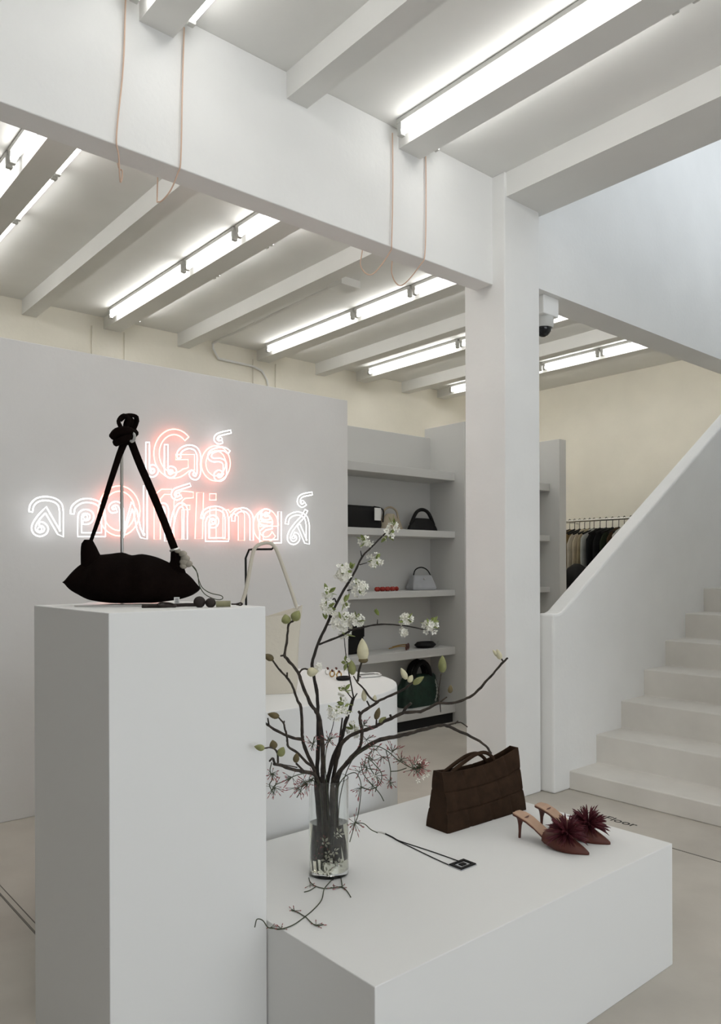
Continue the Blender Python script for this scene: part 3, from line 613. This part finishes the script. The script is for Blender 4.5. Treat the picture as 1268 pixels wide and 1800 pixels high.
for dz in (0, -.03, -.09): inner.append([(p[0] * .965, p[1] * .80, p[2] + dz) for p in outer[-1]])
bb = MB(); bb.loft(outer + inner); bb.build('body', M_BROWN, wb, smooth=True)
ztop = Hh
for yy, dx, dz in ((-.012, 0, 0), (.014, -.012, -.006)):
    MB().tube(smooth_path([(-.14 + dx, yy, .172), (-.115 + dx, yy, .186 + dz), (-.07 + dx, yy, .203 + dz), (-.02 + dx, yy, .217 + dz), (.025 + dx, yy, .216 + dz), (.06 + dx, yy, .195 + dz), (.07 + dx, yy, .172)]), .0062, 8, flat=1.1).build('handle', M_BROWN, wb, smooth=True)

# ------------------------------------------------------------------ heels with feather pompoms
def make_shoe():
    t = thing('mule_shoe', 'x', 'shoe', (0, 0, 0))
    # x: heel tip at 0 -> toe at .222 ; z up ; y across
    sole = [(-.018, .074, .012), (-.010, .076, .022), (.01, .073, .027), (.035, .064, .0265), (.06, .050, .025), (.085, .034, .027), (.11, .020, .031), (.14, .011, .035), (.165, .008, .033), (.185, .007, .026), (.205, .006, .015), (.222, .006, .004)]
    def band(th, ins):
        rr = []
        for x, z, w_ in sole:
            w2 = max(w_ - ins, .002)
            rr.append([(x, -w2, z), (x, -w2 * .5, z - .001), (x, w2 * .5, z - .001), (x, w2, z), (x, w2 * .95, z - th), (x, -w2 * .95, z - th)])
        return MB().loft(rr)
    band(.006, 0).build('sole', M_RUST, t, smooth=False, bevel=.0015)
    rr = []
    for x, z, w_ in sole[:9]:
        w2 = max(w_ - .0015, .002); rr.append([(x, -w2, z + .0004), (x, 0, z - .0005), (x, w2, z + .0004), (x, w2 * .95, z + .003), (x, 0, z + .0018), (x, -w2 * .95, z + .003)])
    MB().loft(rr).build('insole', M_SKIN, t)
    MB().box(.012, .045, -.006, .006, 0, .0008).build('stamp', M_WHITE, t).matrix_local = Matrix.Translation((-.002, 0, .0775)) @ Matrix.Rotation(ang(21), 4, 'Y')
    hr = []
    for z, w_, x in ((0, .0042, 0), (.004, .0045, 0), (.02, .0045, .001), (.04, .006, .0015), (.055, .010, .003), (.066, .017, .006), (.0705, .0225, .010)):
        hr.append([(x + w_ * .9 * math.cos(a) - .000, w_ * math.sin(a), z) for a in [2 * PI * k / 16 for k in range(16)]])
    MB().loft(hr).build('heel', M_RUST, t, smooth=True)
    up_ = [(.092, .022, .036, .024), (.10, .016, .036, .034), (.115, .010, .036, .040), (.14, .004, .037, .042), (.165, .002, .0345, .034), (.185, .001, .0275, .026), (.205, .001, .016, .018), (.218, .001, .007, .012), (.225, .001, .0015, .007)]
    rr = []
    for x, zb_, w_, h in up_:
        rr.append([(x, w_ * math.copysign(abs(math.cos(a)) ** .8, math.cos(a)), zb_ + h * max(math.sin(a), 0) ** .75) for a in [PI * k / 14 for k in range(15)]])
    MB().loft(rr, cap=False, close=False).build('upper', M_RUST, t, smooth=True).modifiers.new('s', 'SOLIDIFY').thickness = .002
    fm = MB(); rnd = random.Random(3); cen = Vector((.156, 0, .046))
    for k in range(190):
        z = rnd.uniform(-.25, 1); a = rnd.uniform(0, 2 * PI); q = math.sqrt(max(0, 1 - z * z))
        d = Vector((q * math.cos(a), q * math.sin(a), z)); L = rnd.uniform(.05, .074)
        s_ = d.cross(Vector((0, 0, 1))); s_ = s_.normalized() if s_.length > .01 else Vector((1, 0, 0))
        bend = Vector((rnd.uniform(-.1, .1), rnd.uniform(-.1, .1), -.12)) * L
        fm.tube([cen + d * .006, cen + d * L * .5, cen + d * L * .85 + bend * .5, cen + d * L + bend], [.0014, .0030, .0022, .0004], 5, flat=.4)
    fm.ball(cen, .014, .014, .012, 12, 8)
    fm.build('feather_pompom', M_FEATHER, t)
    return t
s1 = make_shoe(); s1.location = (1.905, 1.468, ZB); s1.rotation_euler = (0, 0, ang(-81))
s1['label'] = 'front rust red mule with burgundy feather pompom on the block'
s2 = copy_tree(s1); s2.location = (2.022, 1.472, ZB); s2.rotation_euler = (0, 0, ang(-80))
s2['label'] = 'rear rust red mule with burgundy pompom, farther from the camera'
for s in (s1, s2): s['group'] = 'pair of feathered mules'

# ------------------------------------------------------------------ necklace
nk = thing('necklace', 'black cord necklace with square pendant on the block', 'necklace', (1.605, 1.435, ZB))
pd = MB(); a_, b_ = .031, .024
def fr(x0, x1, y0, y1, w, z0, z1):
    pd.box(x0, x1, y0, y0 + w, z0, z1); pd.box(x0, x1, y1 - w, y1, z0, z1); pd.box(x0, x0 + w, y0 + w, y1 - w, z0, z1); pd.box(x1 - w, x1, y0 + w, y1 - w, z0, z1)
fr(-a_, a_, -b_, b_, .010, .001, .006)
pd.build('pendant', M_BLACK, nk, bevel=.0008)
MB().box(-.010, .010, -.007, .007, .001, .006).build('pendant_center', M_BLACK, nk, bevel=.0008)
MB().box(-a_ - .0008, a_ + .0008, -b_ - .0008, b_ + .0008, 0.0003, .003).build('pendant_edge', M_SILVER, nk)
def nl(px, py): v = at(px, py, 2, ZB + .002); return v - Vector(nk.location)
MB().tube(smooth_path([nl(808, 1514), nl(760, 1497), nl(720, 1484), nl(700, 1477), nl(690, 1471), nl(677, 1465)]), .0016, 6).build('cord', M_BLACK, nk, smooth=True)
MB().tube(smooth_path([nl(793, 1522), nl(760, 1507), nl(725, 1490), nl(702, 1479), nl(690, 1472), nl(678, 1466)]), .0016, 6).build('cord', M_BLACK, nk, smooth=True)
MB().tube([nl(678, 1465.5), nl(671, 1463), nl(663, 1462.5)], [.003, .004, .0025], 8).build('clasp', M_STEEL, nk, smooth=True)

# ------------------------------------------------------------------ vase
VX, VY, VD = 1.290, 1.640, 2.083
vs = thing('glass_vase', 'clear cylindrical glass vase holding the flowering branches', 'vase', (VX, VY, ZB))
RV, HV = .0545, .262
MB().lathe([(.001, 0), (RV - .004, 0), (RV, .004), (RV, HV), (RV - .003, HV), (RV - .003, .016), (.001, .014)], 40).build('body', M_GLASS, vs, smooth=True)
MB().lathe([(.001, .0145), (RV - .0034, .0165), (RV - .0034, .145), (.001, .145)], 40).build('water', M_WATER, vs, smooth=True)

# ------------------------------------------------------------------ branches: (px, py, depth offset from the vase)
def bp3(p): return dep(p[0], p[1], VD + (p[2] if len(p) > 2 else 0))
def ramp(pts, d0, d1, e=1.2):
    n = len(pts) - 1; return [(x, y, d0 + (d1 - d0) * (i / n) ** e) for i, (x, y) in enumerate(pts)]
def stem(mb, pts, r0, r1, n=7, knob=.12):
    P = smooth_path([bp3(p) for p in pts], 4); m_ = len(P); rnd = random.Random(int(pts[0][0] * 7 + pts[-1][1]))
    for i in range(1, m_ - 1): P[i] = P[i] + Vector((rnd.uniform(-1, 1), rnd.uniform(-1, 1), rnd.uniform(-1, 1))) * r0 * .13
    mb.tube(P, [(r0 + (r1 - r0) * i / (m_ - 1)) * (1 + (rnd.random() - .35) * 2 * knob) for i in range(m_)], n)
def bud_mesh(mb, c, axis, L, r):
    z = Vector(axis).normalized(); x = z.orthogonal().normalized(); y = z.cross(x); rt = Matrix((x, y, z)).transposed(); n = 10; rings = []
    for t, k in ((0, .35), (.12, .75), (.3, 1), (.5, .97), (.7, .75), (.87, .42), (1, .05)):
        rings.append([Vector(c) + rt @ Vector((r * k * math.cos(2 * PI * q / n) * (1 + .06 * math.cos(3 * 2 * PI * q / n)), r * k * math.sin(2 * PI * q / n), L * t)) for q in range(n)])
    mb.loft(rings)
def leaf(mb, c, axis, L, w, rnd):
    z = Vector(axis).normalized(); x = z.orthogonal().normalized(); x = Matrix.Rotation(rnd.uniform(0, 2 * PI), 3, z) @ x; y = z.cross(x); rows = []
    for t, k in ((0, .1), (.25, .8), (.5, 1), (.75, .7), (1, .05)):
        m_ = Vector(c) + z * L * t + y * (L * .25 * t * t)
        rows.append([m_ - x * w * k + y * w * .3 * k, m_, m_ + x * w * k + y * w * .3 * k, m_ - y * .0006])
    mb.loft(rows)
def blossom(mb, c, nrm, r, rnd, wd=.38):
    z = Vector(nrm).normalized(); x = z.orthogonal().normalized(); x = Matrix.Rotation(rnd.uniform(0, 6), 3, z) @ x; y = z.cross(x)
    for k in range(5):
        a = 2 * PI * k / 5; d = x * math.cos(a) + y * math.sin(a); s_ = z.cross(d)
        p = [Vector(c) + d * r * .15, Vector(c) + d * r * .6 + s_ * r * wd + z * r * .12, Vector(c) + d * r + z * r * .3, Vector(c) + d * r * .6 - s_ * r * wd + z * r * .12, Vector(c) + d * r * .6 - z * r * .03]
        mb.add(p, [(0, 1, 4), (1, 2, 4), (2, 3, 4), (3, 0, 4)])
def in_vase(px, d): # foot of a stem inside the vase
    return [(px, 1505, d), (px, 1440, d)]
def branch(name, label, cat, stems, mat_, group):
    """stems: list of (pts, r0, r1)"""
    base = bp3(stems[0][0][0]); base = Vector(base)
    t = thing(name, label, cat, base, 0, group); mb = MB()
    for pts, r0, r1 in stems: stem(mb, pts, r0, r1)
    mb.build('stem', mat_, t, off=base, smooth=True)
    return t, base
def add_bud(t, base, x, y, d, up, L, r, m_):
    ax = RT * up[0] + UP * up[1] + FW * (up[2] if len(up) > 2 else 0); a = Vector(ax).normalized()
    c = Vector(dep(x, y, VD + d)) - a * L * .5
    mb = MB(); bud_mesh(mb, c, a, L, r); mb.build('bud', m_, t, off=base, smooth=True)
def add_cluster(t, base, x, y, d, rp, n, seed, nl_=5, dens=1.0):
    rnd = random.Random(seed); c = Vector(dep(x, y, VD + d)); R = rp * VD / F_PX; pm = MB(); lm = MB()
    for k in range(int(n * 1.7)):
        v = Vector((rnd.gauss(0, 1), rnd.gauss(0, 1), rnd.gauss(0, 1))).normalized(); q = c + v * R * rnd.uniform(.35, 1.05)
        blossom(pm, q, v - FW * .5, rnd.uniform(.0078, .0108), rnd)
    o = pm.build('flower_cluster', M_PETAL, t, off=base)
    for k in range(nl_):
        v = Vector((rnd.gauss(0, 1), rnd.gauss(0, 1), rnd.gauss(0, 1) + .6)).normalized()
        leaf(lm, c + v * R * .2, v, rnd.uniform(.018, .028), .0055, rnd)
    if nl_: lm.build('leaves', M_LEAF, o, off=(0, 0, 0)).matrix_local = Matrix.Translation(-base)
    return o
MG = 'magnolia branches in the vase'
# pear blossom branch
A1 = [(590, 1505, .0), (578, 1440, 0)] + ramp([(566, 1385), (557.8, 1357), (560, 1308), (559, 1265), (557.8, 1222), (552, 1190), (549, 1168), (559, 1132), (574, 1099), (592.5, 1060), (609.6, 1029), (625, 1003.6), (636.5, 979.5), (660.7, 954), (682, 933)], 0, .06)
A2 = ramp([(561, 1133), (601, 1117), (619.5, 1107), (642, 1102), (663.5, 1098), (691, 1098), (722, 1101.5), (749, 1108)], .025, -.05)
tw = [([(636, 978, .05), (634, 968, .05)], .0016, .001), ([(632, 993, .05), (646, 989, .05)], .0016, .001), ([(611, 1038, .04), (620, 1036, .03)], .0018, .001), ([(592, 1060, .035), (588, 1052, .03), (585, 1055, .03)], .0022, .0018), ([(578, 1092, .03), (579, 1080, .025)], .002, .001), ([(574, 1099, .03), (590, 1097, .03)], .0016, .001), ([(663.5, 1098, -.02), (664, 1089, -.02)], .0016, .001)]
t, b0 = branch('blossom_branch', 'tall dark branch of white blossom leaning right in the vase', 'flowering branch', [(A1, .0062, .0022), (A2, .0032, .0014)] + tw, M_DARKBARK, 'blossom branches in the vase')
for k, (x, y, d, r, n, nl_) in enumerate([(690, 925, .06, 12, 9, 4), (682, 940, .06, 9, 5, 4), (643, 953, .05, 13, 11, 6), (660, 985, .05, 14, 13, 6), (603, 1008, .04, 17, 24, 4), (618, 1000, .045, 7, 0, 6), (632, 1034, .03, 16, 20, 3), (577, 1043, .03, 10, 8, 5), (576, 1066, .03, 14, 13, 5), (606, 1060, .03, 7, 2, 5), (600, 1092, .02, 19, 26, 5), (626, 1092, .02, 15, 18, 5), (573, 1089, .03, 5, 0, 3), (716, 1090, -.03, 13, 14, 6), (712, 1112, -.03, 8, 6, 0), (757, 1100, -.05, 13, 12, 8), (666, 1082, -.02, 4, 0, 4)]):
    if n: add_cluster(t, b0, x, y, d, r, n, 50 + k, nl_)
    else:
        lm = MB(); rnd = random.Random(k); c = Vector(dep(x, y, VD + d))
        for q in range(nl_): leaf(lm, c, (rnd.gauss(0, .6), rnd.gauss(0, .6), 1), .02, .005, rnd)
        lm.build('leaves', M_LEAF, t, off=b0)
# second blossom branch
Fm = [(575, 1505, .02), (576, 1440, .02)] + ramp([(574, 1390), (577, 1367), (587.6, 1329), (600, 1299), (606.7, 1273.7), (615, 1248), (621.7, 1227)], .02, .05)
t, b0 = branch('blossom_branch', 'upright dark branch with small leaves in the middle of the vase', 'flowering branch', [(Fm, .0068, .0046), ([(622, 1227, .05), (615, 1191, .05), (609, 1156, .04), (605, 1117, .03)], .0022, .001), ([(621, 1230, .05), (608, 1213, .03), (606, 1205, .03)], .0018, .001), ([(622, 1228, .05), (628, 1219, .04)], .0022, .0012), ([(597, 1305, .03), (602, 1262, .02)], .0035, .002), ([(572, 1310, 0), (583, 1285, -.01), (588, 1262, -.02)], .0014, .0008)], M_DARKBARK, 'blossom branches in the vase')
for k, (x, y, d, r, n, nl_) in enumerate([(587, 1252, -.02, 13, 12, 3), (603, 1248, .0, 10, 7, 3), (605, 1215, .03, 9, 2, 7), (606, 1236, .03, 8, 2, 6), (607, 1115, .03, 9, 6, 4), (609, 1165, .04, 7, 1, 5), (622, 1282, .04, 13, 8, 5), (560, 1175, .0, 7, 5, 0)]):
    add_cluster(t, b0, x, y, d, r, n, 90 + k, nl_)
# magnolias
mg = []
Bp = [(566, 1505, -.01), (569, 1440, -.01)] + ramp([(568, 1395), (568, 1361), (568, 1325), (566, 1295), (561, 1259), (551, 1244), (540.7, 1225), (530, 1199), (524, 1182), (505, 1158), (500.7, 1151), (505, 1123), (507.6, 1099), (517, 1090)], -.01, -.12)
t, b0 = branch('magnolia_branch', 'tall magnolia branch with two round green buds before the cream bag', 'branch', [(Bp, .0072, .0026), ([(525, 1184, -.07), (533, 1176, -.07), (542, 1177, -.07)], .0026, .0022), ([(500, 1152, -.1), (493, 1153, -.1)], .003, .0022)], M_BARK, MG)
add_bud(t, b0, 503, 1088, -.12, (-.2, 1), .025, .0125, M_BUD); add_bud(t, b0, 521, 1082, -.12, (.5, .8), .03, .013, M_BUD); add_bud(t, b0, 550, 1181, -.07, (1, .1), .03, .0125, M_BUDPALE)
Cp = [(560, 1505, .01), (562, 1440, .01)] + ramp([(558, 1395), (555.6, 1361), (545, 1335), (534, 1308), (532, 1298), (531, 1282), (529, 1244), (521.6, 1227), (515, 1207.7), (504.5, 1190.6), (493, 1179), (479, 1160)], .01, -.06)
t, b0 = branch('magnolia_branch', 'slender magnolia branch bending left with a bud at the pedestal edge', 'branch', [(Cp, .0062, .0024), (ramp([(532, 1300), (515, 1297), (494, 1288.6), (472.6, 1275.8), (466, 1271)], -.01, -.06), .0042, .003), ([(473, 1275, -.06), (471, 1262, -.06)], .0024, .0018), ([(505, 1191, -.05), (505, 1182, -.05)], .0024, .002)], M_BARK, MG)
add_bud(t, b0, 472, 1155, -.06, (-1, .5), .03, .0095, M_BUDOLIVE)
Ep = [(566, 1505, -.02), (560, 1440, -.02)] + ramp([(556, 1390), (552.6, 1353), (539, 1340), (523, 1323.7), (507, 1312), (505, 1298), (501.5, 1283), (498.6, 1271.6), (490, 1261)], -.02, -.1)
t, b0 = branch('magnolia_branch', 'thin magnolia branch ending in a single olive bud on the left', 'branch', [(Ep, .0044, .002), ([(499, 1272, -.09), (500, 1267, -.09)], .0022, .002)], M_BARK, MG)
add_bud(t, b0, 480.7, 1257.4, -.1, (-1, .25), .031, .0085, M_BUDOLIVE)
Dp = [(584, 1505, -.03), (572, 1440, -.03)] + ramp([(562, 1385), (553.5, 1362), (534.6, 1356), (515.7, 1353), (496.8, 1346), (482, 1343)], -.03, -.22)
t, b0 = branch('magnolia_branch', 'low magnolia branch on the left with four fuzzy buds', 'branch', [(Dp, .0058, .0038), ([(483, 1343, -.22), (480, 1333, -.23), (474, 1338, -.25)], .0032, .002), ([(489, 1341, -.2), (488, 1325, -.2), (482, 1316, -.22), (473, 1314, -.27), (464, 1316, -.31)], .0028, .0016), ([(534, 1355, -.1), (521, 1342, -.12)], .003, .0024), ([(523, 1349, -.1), (508, 1346, -.1), (498, 1344, -.12)], .0015, .001)], M_BARK, MG)
add_bud(t, b0, 456, 1314, -.33, (-1, .2), .024, .0075, M_BUD); add_bud(t, b0, 480.7, 1308.5, -.23, (-.2, 1), .022, .010, M_BUDOLIVE); add_bud(t, b0, 495, 1321, -.2, (.5, 1), .025, .0105, M_BUD); add_bud(t, b0, 521, 1332, -.12, (.1, 1), .025, .0085, M_BUDOLIVE)
Gp = [(586, 1505, .03), (584, 1440, .03)] + ramp([(584, 1390), (590, 1345), (600, 1310), (611, 1297), (632, 1286), (655.7, 1279), (675, 1269), (688.6, 1262.8), (710.7, 1252.9), (739, 1250.6), (759, 1241.8), (772.5, 1236), (794.6, 1236), (816.6, 1229.7), (834, 1219.7), (849.8, 1204), (867, 1184), (886, 1163), (893, 1157)], .03, -.10)
t, b0 = branch('magnolia_branch', 'long magnolia branch reaching far right in front of the column', 'branch', [(Gp, .0060, .0026), ([(709, 1253, -.01), (714, 1244, -.01), (723, 1236, -.02)], .0048, .0034), ([(771, 1236, -.04), (772, 1210, -.04), (776, 1184, -.04)], .0016, .0014), ([(772, 1236, -.04), (786, 1225, -.05)], .0024, .0018), ([(688, 1262, 0), (686, 1256, 0)], .0036, .003), ([(886, 1164, -.1), (880, 1156, -.1)], .002, .0018), ([(774, 1238, -.04), (775, 1252, -.04)], .0014, .001)], M_BARK, MG)
add_bud(t, b0, 778, 1167, -.04, (0, 1), .046, .0118, M_BUD); add_bud(t, b0, 792, 1211, -.05, (.1, 1), .022, .007, M_BUDOLIVE); add_bud(t, b0, 877, 1150, -.1, (-.35, 1), .028, .008, M_BUDPALE); add_bud(t, b0, 871, 1148, -.1, (-.8, 1), .022, .005, M_BUDPALE)
Hp = [(592, 1505, -.01), (588, 1440, -.01)] + ramp([(585, 1392), (587.6, 1371.7), (600, 1352.5), (621.7, 1329), (643, 1314), (668.7, 1300), (701.8, 1293.7), (728, 1287), (757, 1279), (781, 1275), (799, 1281.6), (821, 1291.5), (849.8, 1307), (864, 1325)], -.01, -.06)
t, b0 = branch('magnolia_branch', 'thick low branch running right to the brown bag handle', 'branch', [(Hp, .0078, .0028), ([(784, 1275, -.04), (797, 1272, -.04), (810, 1270, -.04), (822, 1278, -.04)], .0024, .0014), ([(792, 1279, -.04), (804, 1283, -.04)], .003, .002), ([(800, 1272, -.04), (806, 1267, -.04)], .002, .0014)], M_BARK, MG)
Ip = ramp([(612, 1338), (632, 1314), (636.6, 1286.5), (634, 1256), (655.7, 1240), (666, 1233)], -.01, .0)
t, b0 = branch('magnolia_branch', 'forked magnolia branch with one big cream bud at its top', 'branch', [([(600, 1505, .01), (592, 1440, .01), (594, 1370, 0)] + Ip, .0052, .0038), (ramp([(664, 1233), (687, 1222.5), (709.7, 1212), (722, 1202)], 0, -.03), .0034, .003), (ramp([(664, 1234), (651.5, 1226.8), (638.7, 1209.8), (628, 1199), (621.7, 1188.5)], 0, -.03), .003, .0018), ([(629, 1198, -.02), (632, 1177, -.02), (637, 1161, -.02)], .0028, .003), ([(634, 1255, .0), (630, 1250, 0)], .004, .003), ([(650, 1242, 0), (645, 1232, 0)], .0024, .002), ([(722, 1202, -.03), (728, 1199, -.03)], .003, .003), ([(662, 1279, 0), (662, 1265, 0)], .003, .002)], M_BARK, MG)
add_bud(t, b0, 638, 1142, -.02, (-.05, 1), .062, .0165, M_BUDPALE); add_bud(t, b0, 639, 1159, -.02, (0, 1), .02, .0135, M_BUDOLIVE); add_bud(t, b0, 710, 1184, -.03, (-.5, 1), .034, .0085, M_BUDPALE); add_bud(t, b0, 736, 1196, -.03, (1, .7), .036, .0085, M_BUD); add_bud(t, b0, 722, 1193, -.03, (.4, .8), .022, .008, M_BUDPALE); add_bud(t, b0, 619, 1173, -.03, (-.1, 1), .04, .011, M_BUD); add_bud(t, b0, 640, 1222, 0, (-.1, 1), .032, .0075, M_BUDPALE); add_bud(t, b0, 659, 1227, 0, (.1, 1), .018, .006, M_BUDPALE); add_bud(t, b0, 664, 1254, 0, (.3, 1), .034, .0085, M_BUDOLIVE); add_bud(t, b0, 673, 1266, 0, (.7, .7), .026, .0085, M_BUD)

# jasmine vines
def jas(label, paths, sprays, loops=0, flowers=(), seed=1, ground=False, fr_=.0085):
    base = paths[0][0] if isinstance(paths[0][0], Vector) else bp3(paths[0][0]); base = Vector(base)
    t = thing('jasmine_vine', label, 'vine', base, 0, 'jasmine vines in the vase'); mb = MB(); rnd = random.Random(seed)
    for pth in paths:
        P = smooth_path([p if isinstance(p, Vector) else bp3(p) for p in pth], 5); mb.tube(P, .0013, 5)
    bm_ = MB()
    for (c, n, L, dirv) in sprays:
        c = c if isinstance(c, Vector) else Vector(bp3(c))
        for k in range(n if ground else int(n * 1.5)):
            v = Vector((rnd.gauss(0, 1), rnd.gauss(0, 1), rnd.gauss(0, 1) * (.15 if ground else 1))) .normalized() * .9 + (RT * dirv[0] + UP * dirv[1]); v.normalize()
            l = L * rnd.uniform(.5, 1); e = c + v * l; mid = c + v * l * .5 + Vector((0, 0, rnd.uniform(-.1, .15) * l))
            if ground: e.z = max(e.z, ZB + .002); mid.z = max(mid.z, ZB + .002)
            mb.tube([c, mid, e], .0006, 4)
            e2 = e + v * l * rnd.uniform(.3, .6)
            if ground: e2.z = max(e2.z, ZB + .002)
            bm_.tube([e, (e + e2) / 2, e2], [.0006, .0014, .0005], 4)
    for f in flowers:
        fl = MB(); c = f if isinstance(f, Vector) else Vector(bp3(f)); blossom(fl, c, Vector((rnd.uniform(-.9, .9), -1, rnd.uniform(-.6, .9))), fr_ * rnd.uniform(.8, 1.15), rnd, .24); fl.build('flower', M_PETAL, t, off=base)
    mb.build('stem', M_VINE, t, off=base, smooth=True); bm_.build('buds', M_PINKBUD, t, off=base)['kind'] = 'stuff'
    return t
jas('pink jasmine spray hanging beside the brown bag', [[(592, 1500, -.01), (598, 1400, -.02), (620, 1335, -.04), (654, 1312, -.05), (678, 1318, -.06), (699, 1335, -.07), (722, 1349, -.08), (738, 1352, -.08)], [(679, 1320, -.06), (685, 1343, -.06), (687, 1357, -.06), (686, 1372, -.06)], [(687, 1356, -.06), (700, 1355, -.06), (715, 1350, -.07)]],
    [((728, 1350, -.08), 38, .028, (.5, .1)), ((738, 1350, -.08), 26, .024, (.3, .0)), ((690, 1322, -.06), 14, .025, (.2, .5)), ((705, 1337, -.07), 14, .02, (.2, .3)), ((687, 1376, -.06), 14, .016, (0, -.4)), ((672, 1330, -.06), 10, .02, (0, -.3)), ((660, 1318, -.05), 10, .02, (0, .2))], flowers=[(738, 1338, -.09), (750, 1342, -.08), (752, 1362, -.08), (735, 1372, -.08), (730, 1345, -.09), (744, 1366, -.08)], seed=4)
jas('tangled jasmine vine hanging over the right rim of the vase', [[(585, 1490, -.03), (592, 1400, -.04), (602, 1370, -.05), (622, 1358, -.07), (632, 1368, -.08), (635, 1388, -.08), (630, 1430, -.08), (624, 1449, -.08), (615, 1480, -.07)], [(634, 1382, -.08), (650, 1388, -.08), (668, 1378, -.08), (671, 1360, -.08), (660, 1345, -.08), (645, 1332, -.07), (640, 1350, -.07)], [(634, 1340, -.07), (640, 1362, -.07), (655, 1380, -.08), (668, 1395, -.08), (675, 1408, -.08)], [(624, 1446, -.08), (640, 1448, -.08), (652, 1458, -.08), (664, 1464, -.07)], [(654, 1318, -.05), (648, 1335, -.06), (652, 1352, -.06), (664, 1372, -.07), (660, 1392, -.07)]],
    [((624, 1446, -.08), 12, .03, (0, -.3)), ((634, 1385, -.08), 9, .025, (0, -.4)), ((645, 1350, -.07), 14, .026, (0, 0)), ((660, 1362, -.07), 14, .026, (.2, 0)), ((655, 1335, -.06), 10, .024, (0, 0)), ((632, 1357, -.07), 8, .022, (0, .3)), ((655, 1382, -.08), 8, .022, (.1, -.2))], flowers=[(658, 1364, -.08), (661, 1368, -.08)], seed=5)
jas('jasmine vine trailing left from the vase rim to the pedestal', [[(570, 1490, -.03), (564, 1400, -.04), (556, 1368, -.05), (540, 1360, -.06), (521, 1363, -.08), (500, 1373, -.09), (483, 1381, -.10), (476, 1395, -.10)], [(552, 1372, -.05), (535, 1376, -.07), (528, 1392, -.07), (522, 1402, -.07)], [(478, 1340, -.2), (475, 1355, -.2), (480, 1368, -.2), (474, 1380, -.2), (482, 1396, -.2)]],
    [((540, 1378, -.06), 16, .03, (-.4, -.4)), ((525, 1385, -.07), 12, .028, (-.3, -.3)), ((483, 1384, -.1), 14, .024, (0, -.3)), ((514, 1366, -.08), 10, .024, (-.1, -.3)), ((478, 1360, -.2), 14, .018, (0, -.4)), ((552, 1368, -.05), 10, .03, (-.2, -.2))], seed=6)
jas('jasmine vine with pink buds between the stems above the vase', [[(580, 1495, 0), (576, 1400, -.02), (572, 1340, -.03), (576, 1310, -.03), (584, 1296, -.03)], [(548, 1320, -.02), (553, 1295, -.02), (550, 1312, -.02)]],
    [((578, 1302, -.03), 20, .024, (.1, .2)), ((550, 1308, -.02), 12, .022, (-.2, 0)), ((640, 1275, 0), 10, .024, (0, .2)), ((645, 1300, 0), 10, .024, (.1, 0))], seed=8)
def gp(px, py, h=.002): return Vector(at(px, py, 2, ZB + h))
last = [Vector(dep(471, 1630, 1.76)), Vector(dep(462, 1618, 1.75)), Vector(dep(452, 1616, 1.74)), Vector(dep(448, 1630, 1.74))]
jas('jasmine tendril creeping across the block to its left edge', [[gp(585, 1540, .004), gp(583, 1547), gp(570.5, 1562), gp(566, 1581), gp(553, 1597), gp(536.5, 1611), gp(515, 1626), gp(491.8, 1633.6), gp(482, 1632)] + last, [gp(570.5, 1562), gp(556, 1558), gp(546, 1551), gp(543, 1543)], [gp(556, 1558), gp(545, 1565), gp(535, 1568)], [gp(572, 1562), gp(590, 1560), gp(601, 1559), gp(610, 1566), gp(617, 1577)], [gp(536, 1611), gp(523, 1603), gp(512, 1599)], [gp(537, 1611), gp(548, 1622), gp(557, 1627), gp(569, 1625)], [gp(602, 1560), gp(600, 1545), gp(598, 1538)]],
    [(gp(600, 1560), 7, .02, (.2, 0)), (gp(587, 1561), 5, .014, (.1, .1)), (gp(545, 1556), 6, .018, (-.3, 0)), (gp(518, 1601), 7, .018, (-.1, .1)), (gp(556, 1626), 6, .018, (.3, 0)), (gp(494, 1633), 7, .016, (0, 0)), (gp(476, 1630), 5, .012, (0, 0))], seed=9, ground=True)
jas('white jasmine flowers submerged in the vase water', [[(575, 1515, -.035), (578, 1490, -.04), (585, 1470, -.04)]] + [[(553 + k * 2.2, 1452 + (k % 3) * 6, .01 * (k % 4) - .02), (551 + k * 2.6, 1485, .012 * (k % 3) - .015), (556 + k * 2, 1522, .01 * (k % 3) - .01)] for k in range(9)], [((572, 1480, -.04), 6, .018, (-.2, 0)), ((590, 1520, -.035), 4, .014, (.2, 0)), ((562, 1500, -.03), 5, .016, (-.2, .2))], flowers=[(590, 1468, -.040), (596, 1464, -.038), (588, 1496, -.042), (577, 1500, -.042), (574, 1511, -.040), (572, 1480, -.042), (576, 1529, -.03), (595, 1516, -.035)], seed=10, fr_=.015)

# ------------------------------------------------------------------ lettering on the floor
fc = bpy.data.curves.new('floor_lettering', 'FONT'); fc.body = '2nd Floor'; fc.size = .075; fc.align_x = 'RIGHT'; fc.extrude = .0004
tmp = bpy.data.objects.new('lettering_curve', fc); COL.objects.link(tmp)
dg = bpy.context.evaluated_depsgraph_get()
me = bpy.data.meshes.new_from_object(tmp.evaluated_get(dg)); bpy.data.objects.remove(tmp)
fo = bpy.data.objects.new('floor_lettering', me); COL.objects.link(fo); me.materials.clear(); me.materials.append(M_INK)
fo.location = (3.25, 1.85, .001); fo.rotation_euler = (0, 0, -PI / 2)
tag(fo, 'small black lettering on the floor before the stairs', 'lettering')
